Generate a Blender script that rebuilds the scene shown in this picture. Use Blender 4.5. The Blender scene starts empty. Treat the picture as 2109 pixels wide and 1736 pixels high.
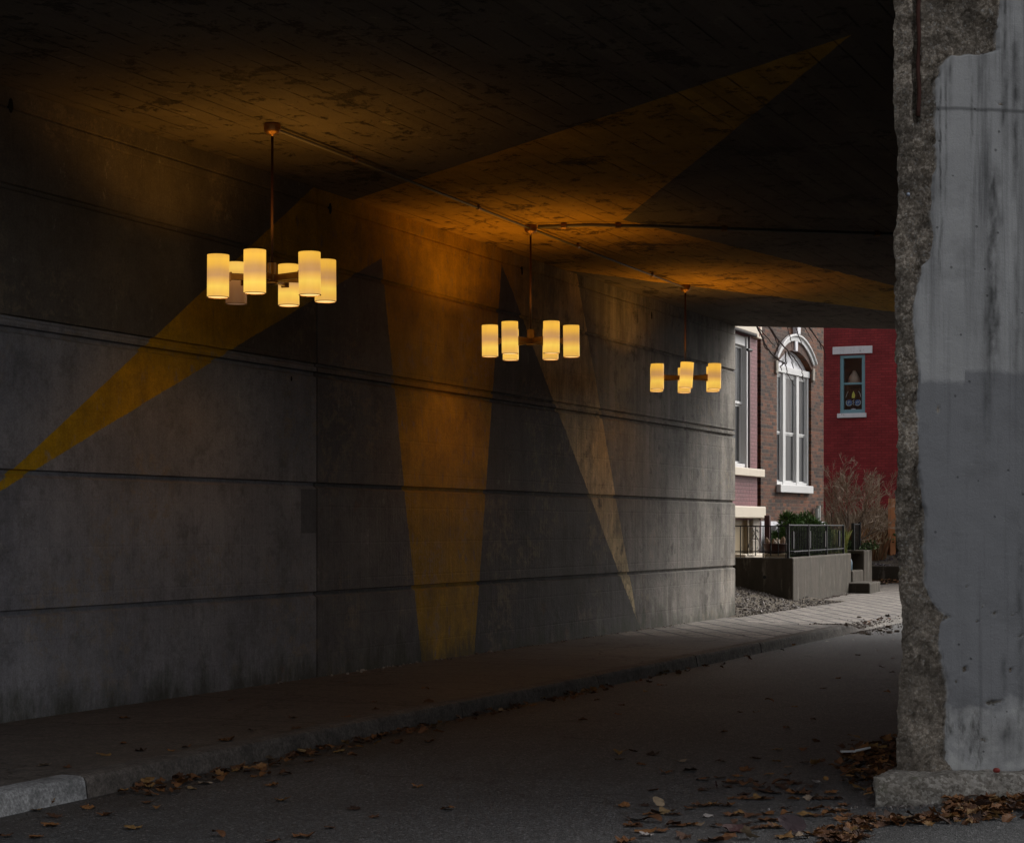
import bpy, math, random
from math import sin, cos, pi, radians, sqrt, atan2
from mathutils import Vector, Matrix, noise
random.seed(7)
SC = bpy.context.scene
COL = SC.collection

# ------------------------------------------------------------------ camera, sky, sun, exposure
cam_d = bpy.data.cameras.new('camera')
cam = bpy.data.objects.new('camera', cam_d); COL.objects.link(cam)
cam.location = (0, 0, 1.6); cam.rotation_euler = (pi/2, 0, 0)
F = 4623.0                                   # focal length in photo pixels (2500 wide)
cam_d.sensor_width = 36.0; cam_d.lens = 36*F/2500
cam_d.shift_y = 257/2500; cam_d.clip_end = 500; cam_d.clip_start = 0.1
SC.camera = cam
W = bpy.data.worlds.new('World'); SC.world = W; W.use_nodes = True
wn = W.node_tree.nodes; wl = W.node_tree.links
bg = wn['Background']
sky = wn.new('ShaderNodeTexSky'); sky.sky_type = 'NISHITA'; sky.sun_disc = False
SUN_EL, SUN_AZ = radians(36), radians(54)    # azimuth clockwise from +Y
sky.sun_elevation = SUN_EL; sky.sun_rotation = SUN_AZ
sky.air_density = 1.0; sky.dust_density = 4.0; sky.ozone_density = 1.0
hs = wn.new('ShaderNodeHueSaturation'); hs.inputs['Saturation'].default_value = 0.2
wl.new(sky.outputs[0], hs.inputs['Color']); wl.new(hs.outputs[0], bg.inputs['Color'])
bg.inputs['Strength'].default_value = 0.09
sd = bpy.data.lights.new('sun', 'SUN'); sd.energy = 1.3; sd.angle = radians(28); sd.color = (1, .965, .91)
sun = bpy.data.objects.new('sun', sd); COL.objects.link(sun)
sv = Vector((sin(SUN_AZ)*cos(SUN_EL), cos(SUN_AZ)*cos(SUN_EL), sin(SUN_EL)))
sun.rotation_euler = sv.to_track_quat('Z', 'Y').to_euler(); sun.location = sv*60
SC.view_settings.view_transform = 'Standard'; SC.view_settings.look = 'None'
SC.view_settings.exposure = 1.15; SC.view_settings.gamma = 1.0
SC.render.engine = 'CYCLES'
SC.cycles.use_denoising = True
SC.cycles.max_bounces = 6; SC.cycles.diffuse_bounces = 4; SC.cycles.glossy_bounces = 2
SC.cycles.transmission_bounces = 4; SC.cycles.transparent_max_bounces = 6
SC.cycles.sample_clamp_indirect = 2.0
SC.cycles.caustics_reflective = False; SC.cycles.caustics_refractive = False

# ------------------------------------------------------------------ geometry frames
D = Vector((.4026, .9154)); N = Vector((.9154, -.4026))   # road direction, across to the right
RA = atan2(D.y, D.x)
def rd(s, o): return Vector((s*D.x+o*N.x, s*D.y+o*N.y))
def pix(px, v, Y): return Vector(((px-1250)/F*Y, Y, 1.6+(1286-v)/F*Y))
def gnd(px, v, z=0.0):
    Y = (1.6-z)*F/(v-1286); return Vector(((px-1250)/F*Y, Y))
def so(p): return (p[0]*D.x+p[1]*D.y, p[0]*N.x+p[1]*N.y)
def on_plane(px, v, org, u):
    m = (px-1250)/F; t = (m*org[1]-org[0])/(u[0]-u[1]*m); Y = org[1]+u[1]*t
    return t, 1.6+(1286-v)/F*Y
WO = -9.21; CEIL = 4.91; SW = .13

# ------------------------------------------------------------------ mesh helpers
class MB:
    def __init__(s): s.v = []; s.f = []
    def add(s, vs, fs):
        b = len(s.v); s.v += [tuple(p) for p in vs]; s.f += [tuple(b+i for i in f) for f in fs]; return s
    def box(s, x0, x1, y0, y1, z0, z1):
        return s.add([(x0,y0,z0),(x1,y0,z0),(x1,y1,z0),(x0,y1,z0),(x0,y0,z1),(x1,y0,z1),(x1,y1,z1),(x0,y1,z1)],
            [(0,3,2,1),(4,5,6,7),(0,1,5,4),(1,2,6,5),(2,3,7,6),(3,0,4,7)])
    def tube(s, pts, rs, n=8, cap=True):
        pts = [Vector(p) for p in pts]
        if not hasattr(rs, '__len__'): rs = [rs]*len(pts)
        b = len(s.v); ref = None
        for i, p in enumerate(pts):
            t = (pts[min(i+1, len(pts)-1)]-pts[max(i-1, 0)])
            if t.length < 1e-9: t = Vector((0,0,1))
            t.normalize()
            if ref is None: ref = Vector((0,0,1)) if abs(t.z) < .9 else Vector((1,0,0))
            a = t.cross(ref)
            if a.length < 1e-6: a = t.cross(Vector((0,1,0)))
            a.normalize(); c = a.cross(t); ref = c
            for k in range(n):
                w = 2*pi*k/n; s.v.append(tuple(p+(a*cos(w)+c*sin(w))*rs[i]))
        for i in range(len(pts)-1):
            for k in range(n):
                a0 = b+i*n+k; a1 = b+i*n+(k+1)%n; s.f.append((a0, a1, a1+n, a0+n))
        if cap:
            s.f.append(tuple(b+k for k in range(n))[::-1]); s.f.append(tuple(b+(len(pts)-1)*n+k for k in range(n)))
        return s
    def lathe(s, prof, n=24, c=(0,0,0)):
        b = len(s.v)
        for r, z in prof:
            for k in range(n):
                w = 2*pi*k/n; s.v.append((c[0]+r*cos(w), c[1]+r*sin(w), c[2]+z))
        for i in range(len(prof)-1):
            for k in range(n):
                a0 = b+i*n+k; a1 = b+i*n+(k+1)%n; s.f.append((a0, a1, a1+n, a0+n))
        return s
    def prism(s, poly, z0, z1):      # poly in xy, counter-clockwise
        n = len(poly)
        return s.add([(p[0],p[1],z0) for p in poly]+[(p[0],p[1],z1) for p in poly],
            [tuple(range(n))[::-1], tuple(range(n, 2*n))]+[(i,(i+1)%n,n+(i+1)%n,n+i) for i in range(n)])
    def plate(s, poly, y0, y1):      # poly in xz, thickness along y
        n = len(poly)
        return s.add([(p[0],y0,p[1]) for p in poly]+[(p[0],y1,p[1]) for p in poly],
            [tuple(range(n)), tuple(range(n, 2*n))[::-1]]+[(i,n+i,n+(i+1)%n,(i+1)%n) for i in range(n)])
    def build(s, name, m, parent=None, smooth=False, bevel=0):
        me = bpy.data.meshes.new(name); me.from_pydata(s.v, [], s.f); me.update()
        me.materials.append(m)
        if smooth: me.polygons.foreach_set('use_smooth', [True]*len(me.polygons))
        o = bpy.data.objects.new(name, me); COL.objects.link(o)
        if parent: o.parent = parent
        if bevel:
            b = o.modifiers.new('bevel', 'BEVEL'); b.width = bevel; b.segments = 2; b.limit_method = 'ANGLE'
        return o
def tag(o, label=None, cat=None, group=None, kind=None):
    if label: o['label'] = label
    if cat: o['category'] = cat
    if group: o['group'] = group
    if kind: o['kind'] = kind
    return o
def empty(name, loc=(0,0,0), rz=0):
    o = bpy.data.objects.new(name, None); COL.objects.link(o); o.location = loc; o.rotation_euler = (0,0,rz)
    o.empty_display_size = .2
    return o
def road_frame(o): o.rotation_euler = (0, 0, RA); return o     # local x = s, local y = -offset

# ------------------------------------------------------------------ material helpers
class NT:
    def __init__(s, name):
        s.m = bpy.data.materials.new(name); s.m.use_nodes = True
        s.t = s.m.node_tree; s.b = s.t.nodes['Principled BSDF']; s.b.inputs['Roughness'].default_value = .85
        s.b.inputs['Specular IOR Level'].default_value = .3
        tc = s.t.nodes.new('ShaderNodeTexCoord'); s.co = tc.outputs['Object']
    def n(s, typ, **k):
        nd = s.t.nodes.new('ShaderNode'+typ)
        for a, v in k.items(): setattr(nd, a, v)
        return nd
    def set(s, inp, v):
        if isinstance(v, bpy.types.NodeSocket): s.t.links.new(v, inp)
        elif v is not None:
            if isinstance(v, (tuple, list)) and len(v) == 3 and inp.type == 'RGBA': v = (*v, 1)
            inp.default_value = v
    def map(s, scale=(1,1,1), loc=(0,0,0), rot=(0,0,0), vec=None):
        m = s.n('Mapping'); s.set(m.inputs['Vector'], vec or s.co)
        m.inputs['Scale'].default_value = scale; m.inputs['Location'].default_value = loc; m.inputs['Rotation'].default_value = rot
        return m.outputs[0]
    def noise(s, sc, det=4, rough=.55, vec=None, dist=0):
        x = s.n('TexNoise'); s.set(x.inputs['Vector'], vec or s.co); x.inputs['Scale'].default_value = sc
        x.inputs['Detail'].default_value = det; x.inputs['Roughness'].default_value = rough; x.inputs['Distortion'].default_value = dist
        return x.outputs['Fac']
    def voro(s, sc, vec=None, feature='F1', out='Distance'):
        x = s.n('TexVoronoi', feature=feature); s.set(x.inputs['Vector'], vec or s.co); x.inputs['Scale'].default_value = sc
        return x.outputs[out]
    def ramp(s, fac, *stops):
        r = s.n('ValToRGB'); s.set(r.inputs[0], fac); e = r.color_ramp.elements
        while len(e) < len(stops): e.new(.5)
        for el, (p, c) in zip(e, stops):
            el.position = p; el.color = (c, c, c, 1) if not hasattr(c, '__len__') else (*c, 1)
        return r.outputs[0]
    def math(s, op, a, b=None, c=None, clamp=False):
        m = s.n('Math', operation=op); m.use_clamp = clamp; s.set(m.inputs[0], a); s.set(m.inputs[1], b)
        if c is not None: s.set(m.inputs[2], c)
        return m.outputs[0]
    def mix(s, f, a, b, mode='MIX'):
        m = s.n('Mix', data_type='RGBA', blend_type=mode); s.set(m.inputs[0], f); s.set(m.inputs[6], a); s.set(m.inputs[7], b)
        return m.outputs[2]
    def sep(s, vec=None):
        x = s.n('SeparateXYZ'); s.set(x.inputs[0], vec or s.co); return x.outputs
    def comb(s, x=0, y=0, z=0):
        c = s.n('CombineXYZ'); s.set(c.inputs[0], x); s.set(c.inputs[1], y); s.set(c.inputs[2], z); return c.outputs[0]
    def bump(s, h, strength=.5, dist=.01, prev=None):
        b = s.n('Bump'); s.set(b.inputs['Height'], h); b.inputs['Strength'].default_value = strength; b.inputs['Distance'].default_value = dist
        if prev: s.set(b.inputs['Normal'], prev)
        return b.outputs[0]
    def fin(s, col=None, normal=None, rough=None, metal=None, spec=None):
        if col is not None: s.set(s.b.inputs['Base Color'], col)
        if normal is not None: s.set(s.b.inputs['Normal'], normal)
        if rough is not None: s.set(s.b.inputs['Roughness'], rough)
        if metal is not None: s.set(s.b.inputs['Metallic'], metal)
        if spec is not None: s.set(s.b.inputs['Specular IOR Level'], spec)
        return s.m
    def half(s, vec, a, b, ax=('x','z')):
        """1 on the left of the line a->b in the plane (u,w)"""
        dx, dy = b[0]-a[0], b[1]-a[1]; L = sqrt(dx*dx+dy*dy); nx, ny = -dy/L, dx/L
        c = {'x':0.,'y':0.,'z':0.}; c[ax[0]] = nx; c[ax[1]] = ny
        d = s.n('VectorMath', operation='DOT_PRODUCT'); s.set(d.inputs[0], vec); d.inputs[1].default_value = (c['x'],c['y'],c['z'])
        k = nx*a[0]+ny*a[1]
        return s.math('MULTIPLY_ADD', d.outputs['Value'], 120, .5-k*120, clamp=True)
    def AND(s, *a):
        r = a[0]
        for x in a[1:]: r = s.math('MULTIPLY', r, x)
        return r
def plain(name, col, rough=.6, metal=0, var=.15, sc=8, bump=.0):
    t = NT(name); f = t.noise(sc, 4)
    c = t.mix(f, tuple(x*(1-var) for x in col), tuple(min(1,x*(1+var)) for x in col))
    nb = t.bump(t.noise(sc*6, 3), bump, .005) if bump else None
    return t.fin(c, nb, rough, metal)

def grain(t, col, sc=55, lo=.45, hi=1.6):
    c = t.mix(1., col, t.ramp(t.noise(sc, 3, .75), (.40,lo),(.60,hi)), 'MULTIPLY')
    return t.mix(1., c, t.ramp(t.noise(sc*.16, 7, .8), (.40,.72),(.60,1.25)), 'MULTIPLY')
def concrete(t, base, dirt=(.03,.027,.023), streak=.55, vert=True):
    """streaked, stained, pitted concrete; returns colour, bump normal"""
    big = t.noise(.55, 5, .6)
    col = t.mix(t.ramp(big, (.3,0),(.7,1)), tuple(x*.72 for x in base), tuple(min(1,x*1.25) for x in base))
    if vert:
        st = t.noise(1, 6, .65, t.map((5,5,.35)))
        col = t.mix(t.math('MULTIPLY', t.ramp(st, (.46,0),(.72,1)), streak), col, dirt)
        st2 = t.noise(1, 5, .7, t.map((30,30,1.2)))
        col = t.mix(t.math('MULTIPLY', t.ramp(st2, (.45,0),(.75,1)), streak*.6), col, tuple(x*.45 for x in base))
        st3 = t.noise(1, 5, .6, t.map((3.1,3.1,.5), loc=(7,3,1)))
        col = t.mix(t.math('MULTIPLY', t.ramp(st3, (.58,0),(.72,1)), .35), col, tuple(min(1,x*1.8) for x in base))
    blot = t.noise(2.4, 6, .7)
    col = t.mix(t.math('MULTIPLY', t.ramp(blot, (.55,0),(.68,1)), .45), col, tuple(x*.4 for x in base))
    fine = t.noise(60, 5, .7); col = t.mix(t.math('MULTIPLY', t.ramp(fine,(.35,0),(.65,1)), .35), col, tuple(x*.6 for x in base))
    pit = t.voro(9, t.map((1,1,1), loc=(.3,.7,.1)))
    pm = t.ramp(pit, (.035,1),(.06,0)); col = t.mix(t.math('MULTIPLY', pm, .8), col, tuple(x*.3 for x in base))
    h = t.math('ADD', t.math('MULTIPLY', t.noise(40, 5, .7), .5), t.math('ADD', t.noise(7, 4), t.math('MULTIPLY', pm, -1.5)))
    return col, h

# ------------------------------------------------------------------ wall, with its painted rays
GROOVES = [(.82+SW,.034,.036),(1.885+SW,.034,.038),(2.965+SW,.034,.036),(3.055+SW,.026,.026),(4.04+SW,.03,.034),(4.63+SW,.012,.015)]
def wall_sz(dx, dy):          # display pixel (2109 wide) -> wall s,z
    px, v = dx/.8436, dy/.8436; m = (px-1250)/F; Y = WO/(N.x*m+N.y)
    return Vector((m*Y*D.x+Y*D.y, 1.6+(1286-v)/F*Y))
def ceil_st(dx, dy):          # display pixel -> ceiling local x,y
    px, v = dx/.8436, dy/.8436; Y = (CEIL-1.6)*F/(1286-v); s, o = so(((px-1250)/F*Y, Y)); return Vector((s, -o))
def mural_wall():
    t = NT('painted_concrete_wall')
    wob = t.math('ADD', t.math('MULTIPLY', t.noise(2, 3), .8), t.math('MULTIPLY', t.math('SUBTRACT', t.noise(30,4,.7), .5), .7)); wv = t.n('VectorMath', operation='ADD'); t.set(wv.inputs[0], t.co)
    w2 = t.math('MULTIPLY_ADD', wob, .06, -.03); t.set(wv.inputs[1], t.comb(w2, 0, w2)); v = wv.outputs[0]
    P = lambda *a: wall_sz(*a)
    H = lambda a, b: t.half(v, P(*a), P(*b))
    inv = lambda x: t.math('SUBTRACT', 1.0, x)
    L1 = H((0,993),(640,392))                       # above this line (left): old grey
    g0 = L1
    L2 = H((0,1013),(785,533)); L3 = H((785,533),(868,1360))
    g1 = t.AND(inv(L2), inv(L3))
    L4 = H((1033,545),(975,1365)); L5 = H((1033,545),(1312,1278))
    g2 = t.AND(L4, inv(L5))
    g3 = H((1312,1278),(1187,560)); g3 = inv(g3)
    below = t.AND(L5, inv(g3))
    grey = t.math('MAXIMUM', t.math('MAXIMUM', g0, g1), t.math('MAXIMUM', g2, g3), clamp=True)
    paint = inv(grey)
    xs = t.sep()
    sx = xs[0]; sz = xs[2]
    # base greys: painted dark grey left/centre, weathered light concrete to the right
    right = t.ramp(t.math('MULTIPLY', sx, .033), (.62,0),(.78,1))
    right2 = t.ramp(t.math('MULTIPLY', sx, .033), (.74,0),(.97,1)); lft = t.math('LESS_THAN', sx, 16.2); gcol = t.mix(lft, t.mix(right2, (.195,.190,.195), (.35,.318,.28)), t.mix(t.math('GREATER_THAN', sz, 3.19), (.285,.289,.322), (.125,.112,.100)))  # upper left above the groove: bare concrete, with shade put into its colour
    gcol = t.mix(g2, gcol, (.105,.102,.106))
    gcol = t.mix(t.math('MULTIPLY', g1, t.math('SUBTRACT', 1., lft)), gcol, (.165,.160,.165))
    c0, h = concrete(t, (.2,.2,.2), streak=.0, vert=False)
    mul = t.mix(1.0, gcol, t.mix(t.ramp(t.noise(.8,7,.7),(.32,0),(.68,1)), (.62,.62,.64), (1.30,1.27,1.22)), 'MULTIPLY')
    mul = t.mix(t.math('MULTIPLY', t.ramp(t.noise(4.5,8,.8),(.50,0),(.62,1)), .35), mul, (.06,.055,.05))
    mul = t.mix(t.math('MULTIPLY', t.ramp(t.noise(6,8,.8,t.map((1,1,.5),loc=(3,0,8))),(.60,0),(.68,1)), .40), mul, (.55,.53,.50))
    sm_ = t.math('ABSOLUTE', t.math('SUBTRACT', sx, 16.2)); mul = t.mix(t.math('MULTIPLY', t.ramp(sm_, (.007,1),(.016,0)), .6), mul, (.02,.018,.016))
    mask3 = t.ramp(t.math('MULTIPLY', sx, .033), (.68,0),(.75,1))
    ycol = t.mix(mask3, (.56,.33,.001), (.85,.68,.38))
    yn = t.ramp(t.noise(3.5,8,.75), (.35,.62),(.62,1.08)); ycol = t.mix(1.0, ycol, yn, 'MULTIPLY')
    wear = t.ramp(t.noise(9,6,.75, t.map((1,1,.4))), (.57,0),(.68,.7))
    pm = t.math('MULTIPLY', paint, inv(wear))
    col = t.mix(pm, mul, ycol)
    # streaks running down
    st = t.noise(1, 6, .65, t.map((4.5,1,.30)))
    amt = t.math('MULTIPLY', t.math('MULTIPLY_ADD', lft, -.4, 1.), t.math('MULTIPLY', t.math('MULTIPLY_ADD', right, .45, .22), t.math('MULTIPLY_ADD', pm, -.35, 1.0)))
    col = t.mix(t.math('MULTIPLY', t.ramp(st,(.45,0),(.70,1)), amt), col, t.mix(pm, (.035,.031,.026), (.09,.045,.004)))
    st2 = t.noise(1, 6, .7, t.map((34,1,1.1)))
    col = t.mix(t.math('MULTIPLY', t.ramp(st2,(.42,0),(.72,1)), t.math('MULTIPLY_ADD', right, .40, .12)), col, (.045,.041,.036))
    st3 = t.noise(1, 6, .62, t.map((3.3,1,.45), loc=(4,0,2)))
    col = t.mix(t.math('MULTIPLY', t.ramp(st3,(.58,0),(.70,1)), t.math('MULTIPLY_ADD', right, .28, .03)), col, (.46,.44,.40))
    bl = t.noise(3.3, 7, .75); col = t.mix(t.math('MULTIPLY', t.ramp(bl,(.56,0),(.66,1)), t.math('MULTIPLY_ADD', right, .62, .22)), col, (.035,.031,.025))
    bl2 = t.noise(1.1, 8, .72, t.map((1,1,.55),loc=(2,0,5))); col = t.mix(t.math('MULTIPLY', t.ramp(bl2,(.50,0),(.62,1)), t.math('MULTIPLY_ADD', right, .62, .06)), col, (.05,.042,.032))
    # flaked patch high on the wall
    fl = t.math('MULTIPLY', t.ramp(t.noise(7,8,.8),(.50,0),(.58,1)), t.ramp(t.noise(.8,3,.5,t.map(loc=(1.5,0,.7))),(.52,0),(.62,1)))
    col = t.mix(t.math('MULTIPLY', fl, .55), col, (.30,.24,.17))
    # bands just under grooves, drips
    for gz in (.82,1.885,3.01,4.04):
        dz = t.math('SUBTRACT', gz+SW, sz); ed = t.math('MULTIPLY_ADD', t.noise(1,5,.7,t.map((9,1,.6),loc=(gz*3,0,0))), .55, -.14)
        mk = t.math('MULTIPLY', t.math('GREATER_THAN', dz, 0.), t.math('MULTIPLY', t.math('SUBTRACT', ed, dz), 5., clamp=True))
        col = t.mix(t.math('MULTIPLY', mk, t.math('MULTIPLY_ADD', right, .35, .25)), col, (.04,.036,.03))
    # moss and damp at the foot
    foot = t.math('SUBTRACT', t.math('MULTIPLY_ADD', t.noise(1,6,.7,t.map((3.2,1,1.1))), 1.35, -.42), t.math('SUBTRACT', sz, SW))
    fm = t.math('MULTIPLY', foot, 3.2, clamp=True)
    col = t.mix(t.math('MULTIPLY', fm, .75), col, t.mix(t.noise(12), (.022,.030,.010), (.05,.05,.03)))
    # rust spots
    rs = t.ramp(t.noise(1.7,4,.6,t.map(loc=(9,0,3))), (.68,0),(.74,1)); col = t.mix(t.math('MULTIPLY', rs, .35), col, (.20,.10,.05))
    # board marks and old repair patch
    p0 = P(620,1098); p1 = P(655,1008)
    patch = t.AND(t.math('GREATER_THAN', sx, p0.x), t.math('LESS_THAN', sx, 16.19), t.math('GREATER_THAN', sz, p0.y), t.math('LESS_THAN', sz, p1.y))
    col = t.mix(t.math('MULTIPLY', patch, .6), col, (.05,.052,.06))
    fine = t.ramp(t.noise(70,4,.7), (.3,.72),(.7,1.12)); col = t.mix(1.0, col, fine, 'MULTIPLY')
    vb = t.noise(1,4,.6,t.map((60,1,2)))
    wv_ = t.math('PINGPONG', sz, .18); hb = t.ramp(wv_, (.0,0),(.012,1))
    h2 = t.math('ADD', h, t.math('ADD', t.math('MULTIPLY', vb, .8), t.math('MULTIPLY', hb, .25)))
    nb = t.bump(h2, .75, .012)
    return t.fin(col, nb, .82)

def make_wall():
    mb = MB(); lev = [(-.4,0)]
    for z, dp, hh in sorted(GROOVES): lev += [(z-hh,0),(z-hh*.5,dp),(z+hh*.35,dp),(z+hh*.6,0)]
    lev.append((CEIL+.02,0))
    def path(i):
        f = -WO+i                     # local y grows away from the road
        J = 16.2
        return [(4.9,f+3),(4.9,f),(J-.014,f),(J-.006,f+.02),(J+.006,f+.02),(J+.014,f),(30.09-i,f),(30.13-i,f+.012),(30.15-i,f+.045),(30.15-i,f+3.2)]
    n = len(path(0))
    for z, i in lev: mb.v += [(p[0],p[1],z) for p in path(i)]
    for k in range(len(lev)-1):
        for j in range(n-1): mb.f.append((k*n+j,k*n+j+1,(k+1)*n+j+1,(k+1)*n+j))
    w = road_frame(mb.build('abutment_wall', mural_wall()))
    tag(w, 'long dark grooved concrete wall painted with yellow rays, left side of the underpass', 'wall')
    # drain holes
    dark = plain('hole_black', (.006,.005,.005), .95)
    for dx, dy in ((22,218),(680,430),(1075,558),(1342,650),(600,780)):
        q = wall_sz(dx, dy); m = MB()
        r = .035 if dy < 700 else .015
        pts = [(q.x+r*.75*cos(2*pi*k/14)*(1+.12*sin(3*k)), q.y+r*1.6*sin(2*pi*k/14)) for k in range(14)]
        m.plate(pts, -WO-.003, -WO+.03); m.build('drain_hole', dark, w)
    return w
wall = make_wall()

# ------------------------------------------------------------------ bridge deck (the ceiling)
def near_s(o): return 11.14+(o+2.495)*.90  # near edge, out of view, skewed further to shade the left wall
def far_s(o): return 30.15+(o+9.21)*.652
def deck_mat():
    t = NT('board_marked_soffit')
    wob = t.noise(3, 8, .8); w2 = t.math('MULTIPLY_ADD', wob, .16, -.08)
    wv = t.n('VectorMath', operation='ADD'); t.set(wv.inputs[0], t.co); t.set(wv.inputs[1], t.comb(w2, w2, 0)); v = wv.outputs[0]
    C = lambda *a: ceil_st(*a)
    pts = [(640,392),(1755,72),(1283,453),(2080,652),(1187,560)]
    H = lambda a, b: t.half(v, C(*a), C(*b), ('x','y'))
    inv = lambda x: t.math('SUBTRACT', 1.0, x)
    # two rays leaving the wall line: A (640,392)-(1755,72)-(1283,453), B (1283,453)-(2080,652)-(1187,560)
    a1 = H((700,375),(880,362)); a2 = H((880,362),(1755,72)); a3 = H((1755,72),(1283,453)); 
    b1 = H((1283,453),(2300,700)); b2 = H((2300,700),(1187,560))
    def side(h, ref, a, b):   # orient so that ref point is inside
        A, B, R = C(*a), C(*b), C(*ref)
        left = (B.x-A.x)*(R.y-A.y)-(B.y-A.y)*(R.x-A.x) > 0
        return h if left else inv(h)
    inside = (1000,430)
    top = t.AND(side(a2, inside, (880,362),(1755,72)))
    # ray A region: inside a2 and inside a3
    rayA = t.AND(top, side(a3, (1200,420), (1755,72),(1283,453)))
    rayB = t.AND(side(b1, (1400,540), (1283,453),(2300,700)), side(b2, (1400,540), (2300,700),(1187,560)), top)
    # to the left of apex both merge
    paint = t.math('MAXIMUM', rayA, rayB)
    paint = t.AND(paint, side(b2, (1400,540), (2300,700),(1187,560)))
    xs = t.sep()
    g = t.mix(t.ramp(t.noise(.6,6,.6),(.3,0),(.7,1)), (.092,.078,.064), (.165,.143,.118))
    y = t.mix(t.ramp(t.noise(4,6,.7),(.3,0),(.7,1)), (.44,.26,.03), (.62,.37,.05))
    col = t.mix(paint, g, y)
    # board joints
    yy = t.math('ADD', xs[1], t.math('MULTIPLY_ADD', t.noise(1.2,3), .02, -.01))
    fr = t.math('FRACT', t.math('DIVIDE', yy, .245)); ds = t.math('ABSOLUTE', t.math('SUBTRACT', fr, .5))
    jn = t.ramp(ds, (.456,0),(.490,1)); brk = t.ramp(t.noise(1.3,6,.75),(.44,0),(.60,1))
    jm = t.math('MULTIPLY', jn, brk)
    col = t.mix(t.math('MULTIPLY', jm, .8), col, (.015,.013,.010))
    bid = t.n('TexWhiteNoise', noise_dimensions='1D'); t.set(bid.inputs[1], t.math('FLOOR', t.math('ADD', t.math('DIVIDE', yy, .245), .5)))
    col = t.mix(1.0, col, t.ramp(bid.outputs[0], (0,.82),(1,1.1)), 'MULTIPLY')
    # spalls: ragged dark patches
    s1 = t.ramp(t.noise(1.5,8,.80,dist=.25), (.575,0),(.615,1)); s2 = t.ramp(t.noise(5,8,.8,dist=.2,vec=t.map(loc=(3,1,0))), (.58,0),(.62,1))
    sm = t.math('MAXIMUM', s1, s2); col = t.mix(t.math('MULTIPLY', sm, .72), col, (.02,.017,.013))
    lt = t.ramp(t.noise(3,7,.75,vec=t.map(loc=(8,2,0))), (.62,0),(.68,1)); col = t.mix(t.math('MULTIPLY', lt, .3), col, (.38,.34,.28))
    h = t.math('ADD', t.math('MULTIPLY', sm, -2.2), t.math('ADD', t.math('MULTIPLY', jm, -1.2), t.math('MULTIPLY', t.noise(18,6,.7), .9)))
    return t.fin(col, t.bump(h, .9, .022), .88)
def deck():
    o0, o1 = -12.4, 12.
    P = [(near_s(o0), -o0), (near_s(o1), -o1), (far_s(o1), -o1), (far_s(o0), -o0)]
    m = MB(); m.prism(P, CEIL, CEIL+1.5)
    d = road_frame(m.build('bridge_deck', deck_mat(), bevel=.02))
    tag(d, 'dark board-marked concrete bridge deck overhead with painted yellow rays', 'bridge')
    return d
deck_o = deck()

# ------------------------------------------------------------------ ground, road, pavement, kerb
def asphalt():
    t = NT('asphalt')
    sp = t.voro(110); a = t.ramp(sp, (.0,(.125,.124,.126)),(.35,(.072,.072,.073)),(.8,(.036,.036,.037))); m5 = t.ramp(t.noise(26,8,.9),(.40,.30),(.60,1.65)); a = t.mix(1., a, m5, 'MULTIPLY')
    big = t.ramp(t.noise(.45,6,.6),(.3,.62),(.7,1.15)); col = t.mix(1.0, a, big, 'MULTIPLY')
    pale = t.ramp(t.noise(120,3,.6),(.62,0),(.70,1)); col = t.mix(t.math('MULTIPLY',pale,.55), col, (.20,.195,.19))
    # worn wheel lanes and short scuffs
    sc = t.ramp(t.noise(1,6,.7,t.map((1.1,9,1),loc=(2,1,0),rot=(0,0,.4))),(.56,0),(.66,1)); col = t.mix(t.math('MULTIPLY', sc, .35), col, (.022,.022,.022))
    dv = t.n('VectorMath', operation='ADD'); nz3 = t.n('TexNoise'); t.set(nz3.inputs['Vector'], t.co); nz3.inputs['Scale'].default_value = 1.3; nz3.inputs['Detail'].default_value = 8; sc3 = t.n('VectorMath', operation='SCALE'); t.set(sc3.inputs[0], nz3.outputs['Color']); sc3.inputs['Scale'].default_value = 1.4; t.set(dv.inputs[0], t.co); t.set(dv.inputs[1], sc3.outputs[0])
    cm = t.ramp(t.voro(.22, dv.outputs[0], 'DISTANCE_TO_EDGE'), (.0,1),(.006,0)); col = t.mix(t.math('MULTIPLY', cm, .75), col, (.012,.012,.012))
    gut = t.sep()[1]; gm = t.ramp(t.math('ADD', gut, t.math('MULTIPLY_ADD', t.noise(2.5,6,.7), .7, -.35)), (.0,0),(1.,1)); gk = t.math('MULTIPLY', t.math('SUBTRACT', t.math('ADD', gut, t.math('MULTIPLY_ADD', t.noise(2.5,6,.7), .8, -.4)), 6.15), 2.5, clamp=True); col = t.mix(t.math('MULTIPLY', gk, .6), col, (.030,.024,.020))
    oil = t.ramp(t.noise(.9,5,.6,t.map(loc=(5,5,0))), (.60,0),(.70,1)); col = t.mix(t.math('MULTIPLY', oil, .45), col, (.02,.02,.021))
    h = t.math('ADD', t.math('MULTIPLY', sp, 1.), t.noise(30,4))
    col = grain(t, col, 62, .35, 1.75)
    vs = t.n('TexVoronoi'); t.set(vs.inputs['Vector'], t.co); vs.inputs['Scale'].default_value = 48; vsc = t.n('SeparateColor'); t.set(vsc.inputs[0], vs.outputs['Color'])
    spk = t.math('MULTIPLY', t.math('GREATER_THAN', vsc.outputs[0], .93), t.math('LESS_THAN', vs.outputs['Distance'], .42)); col = t.mix(t.math('MULTIPLY', spk, .6), col, (.24,.235,.225))
    return t.fin(col, t.bump(h, 1.0, .008), .60, spec=.5)
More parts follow.
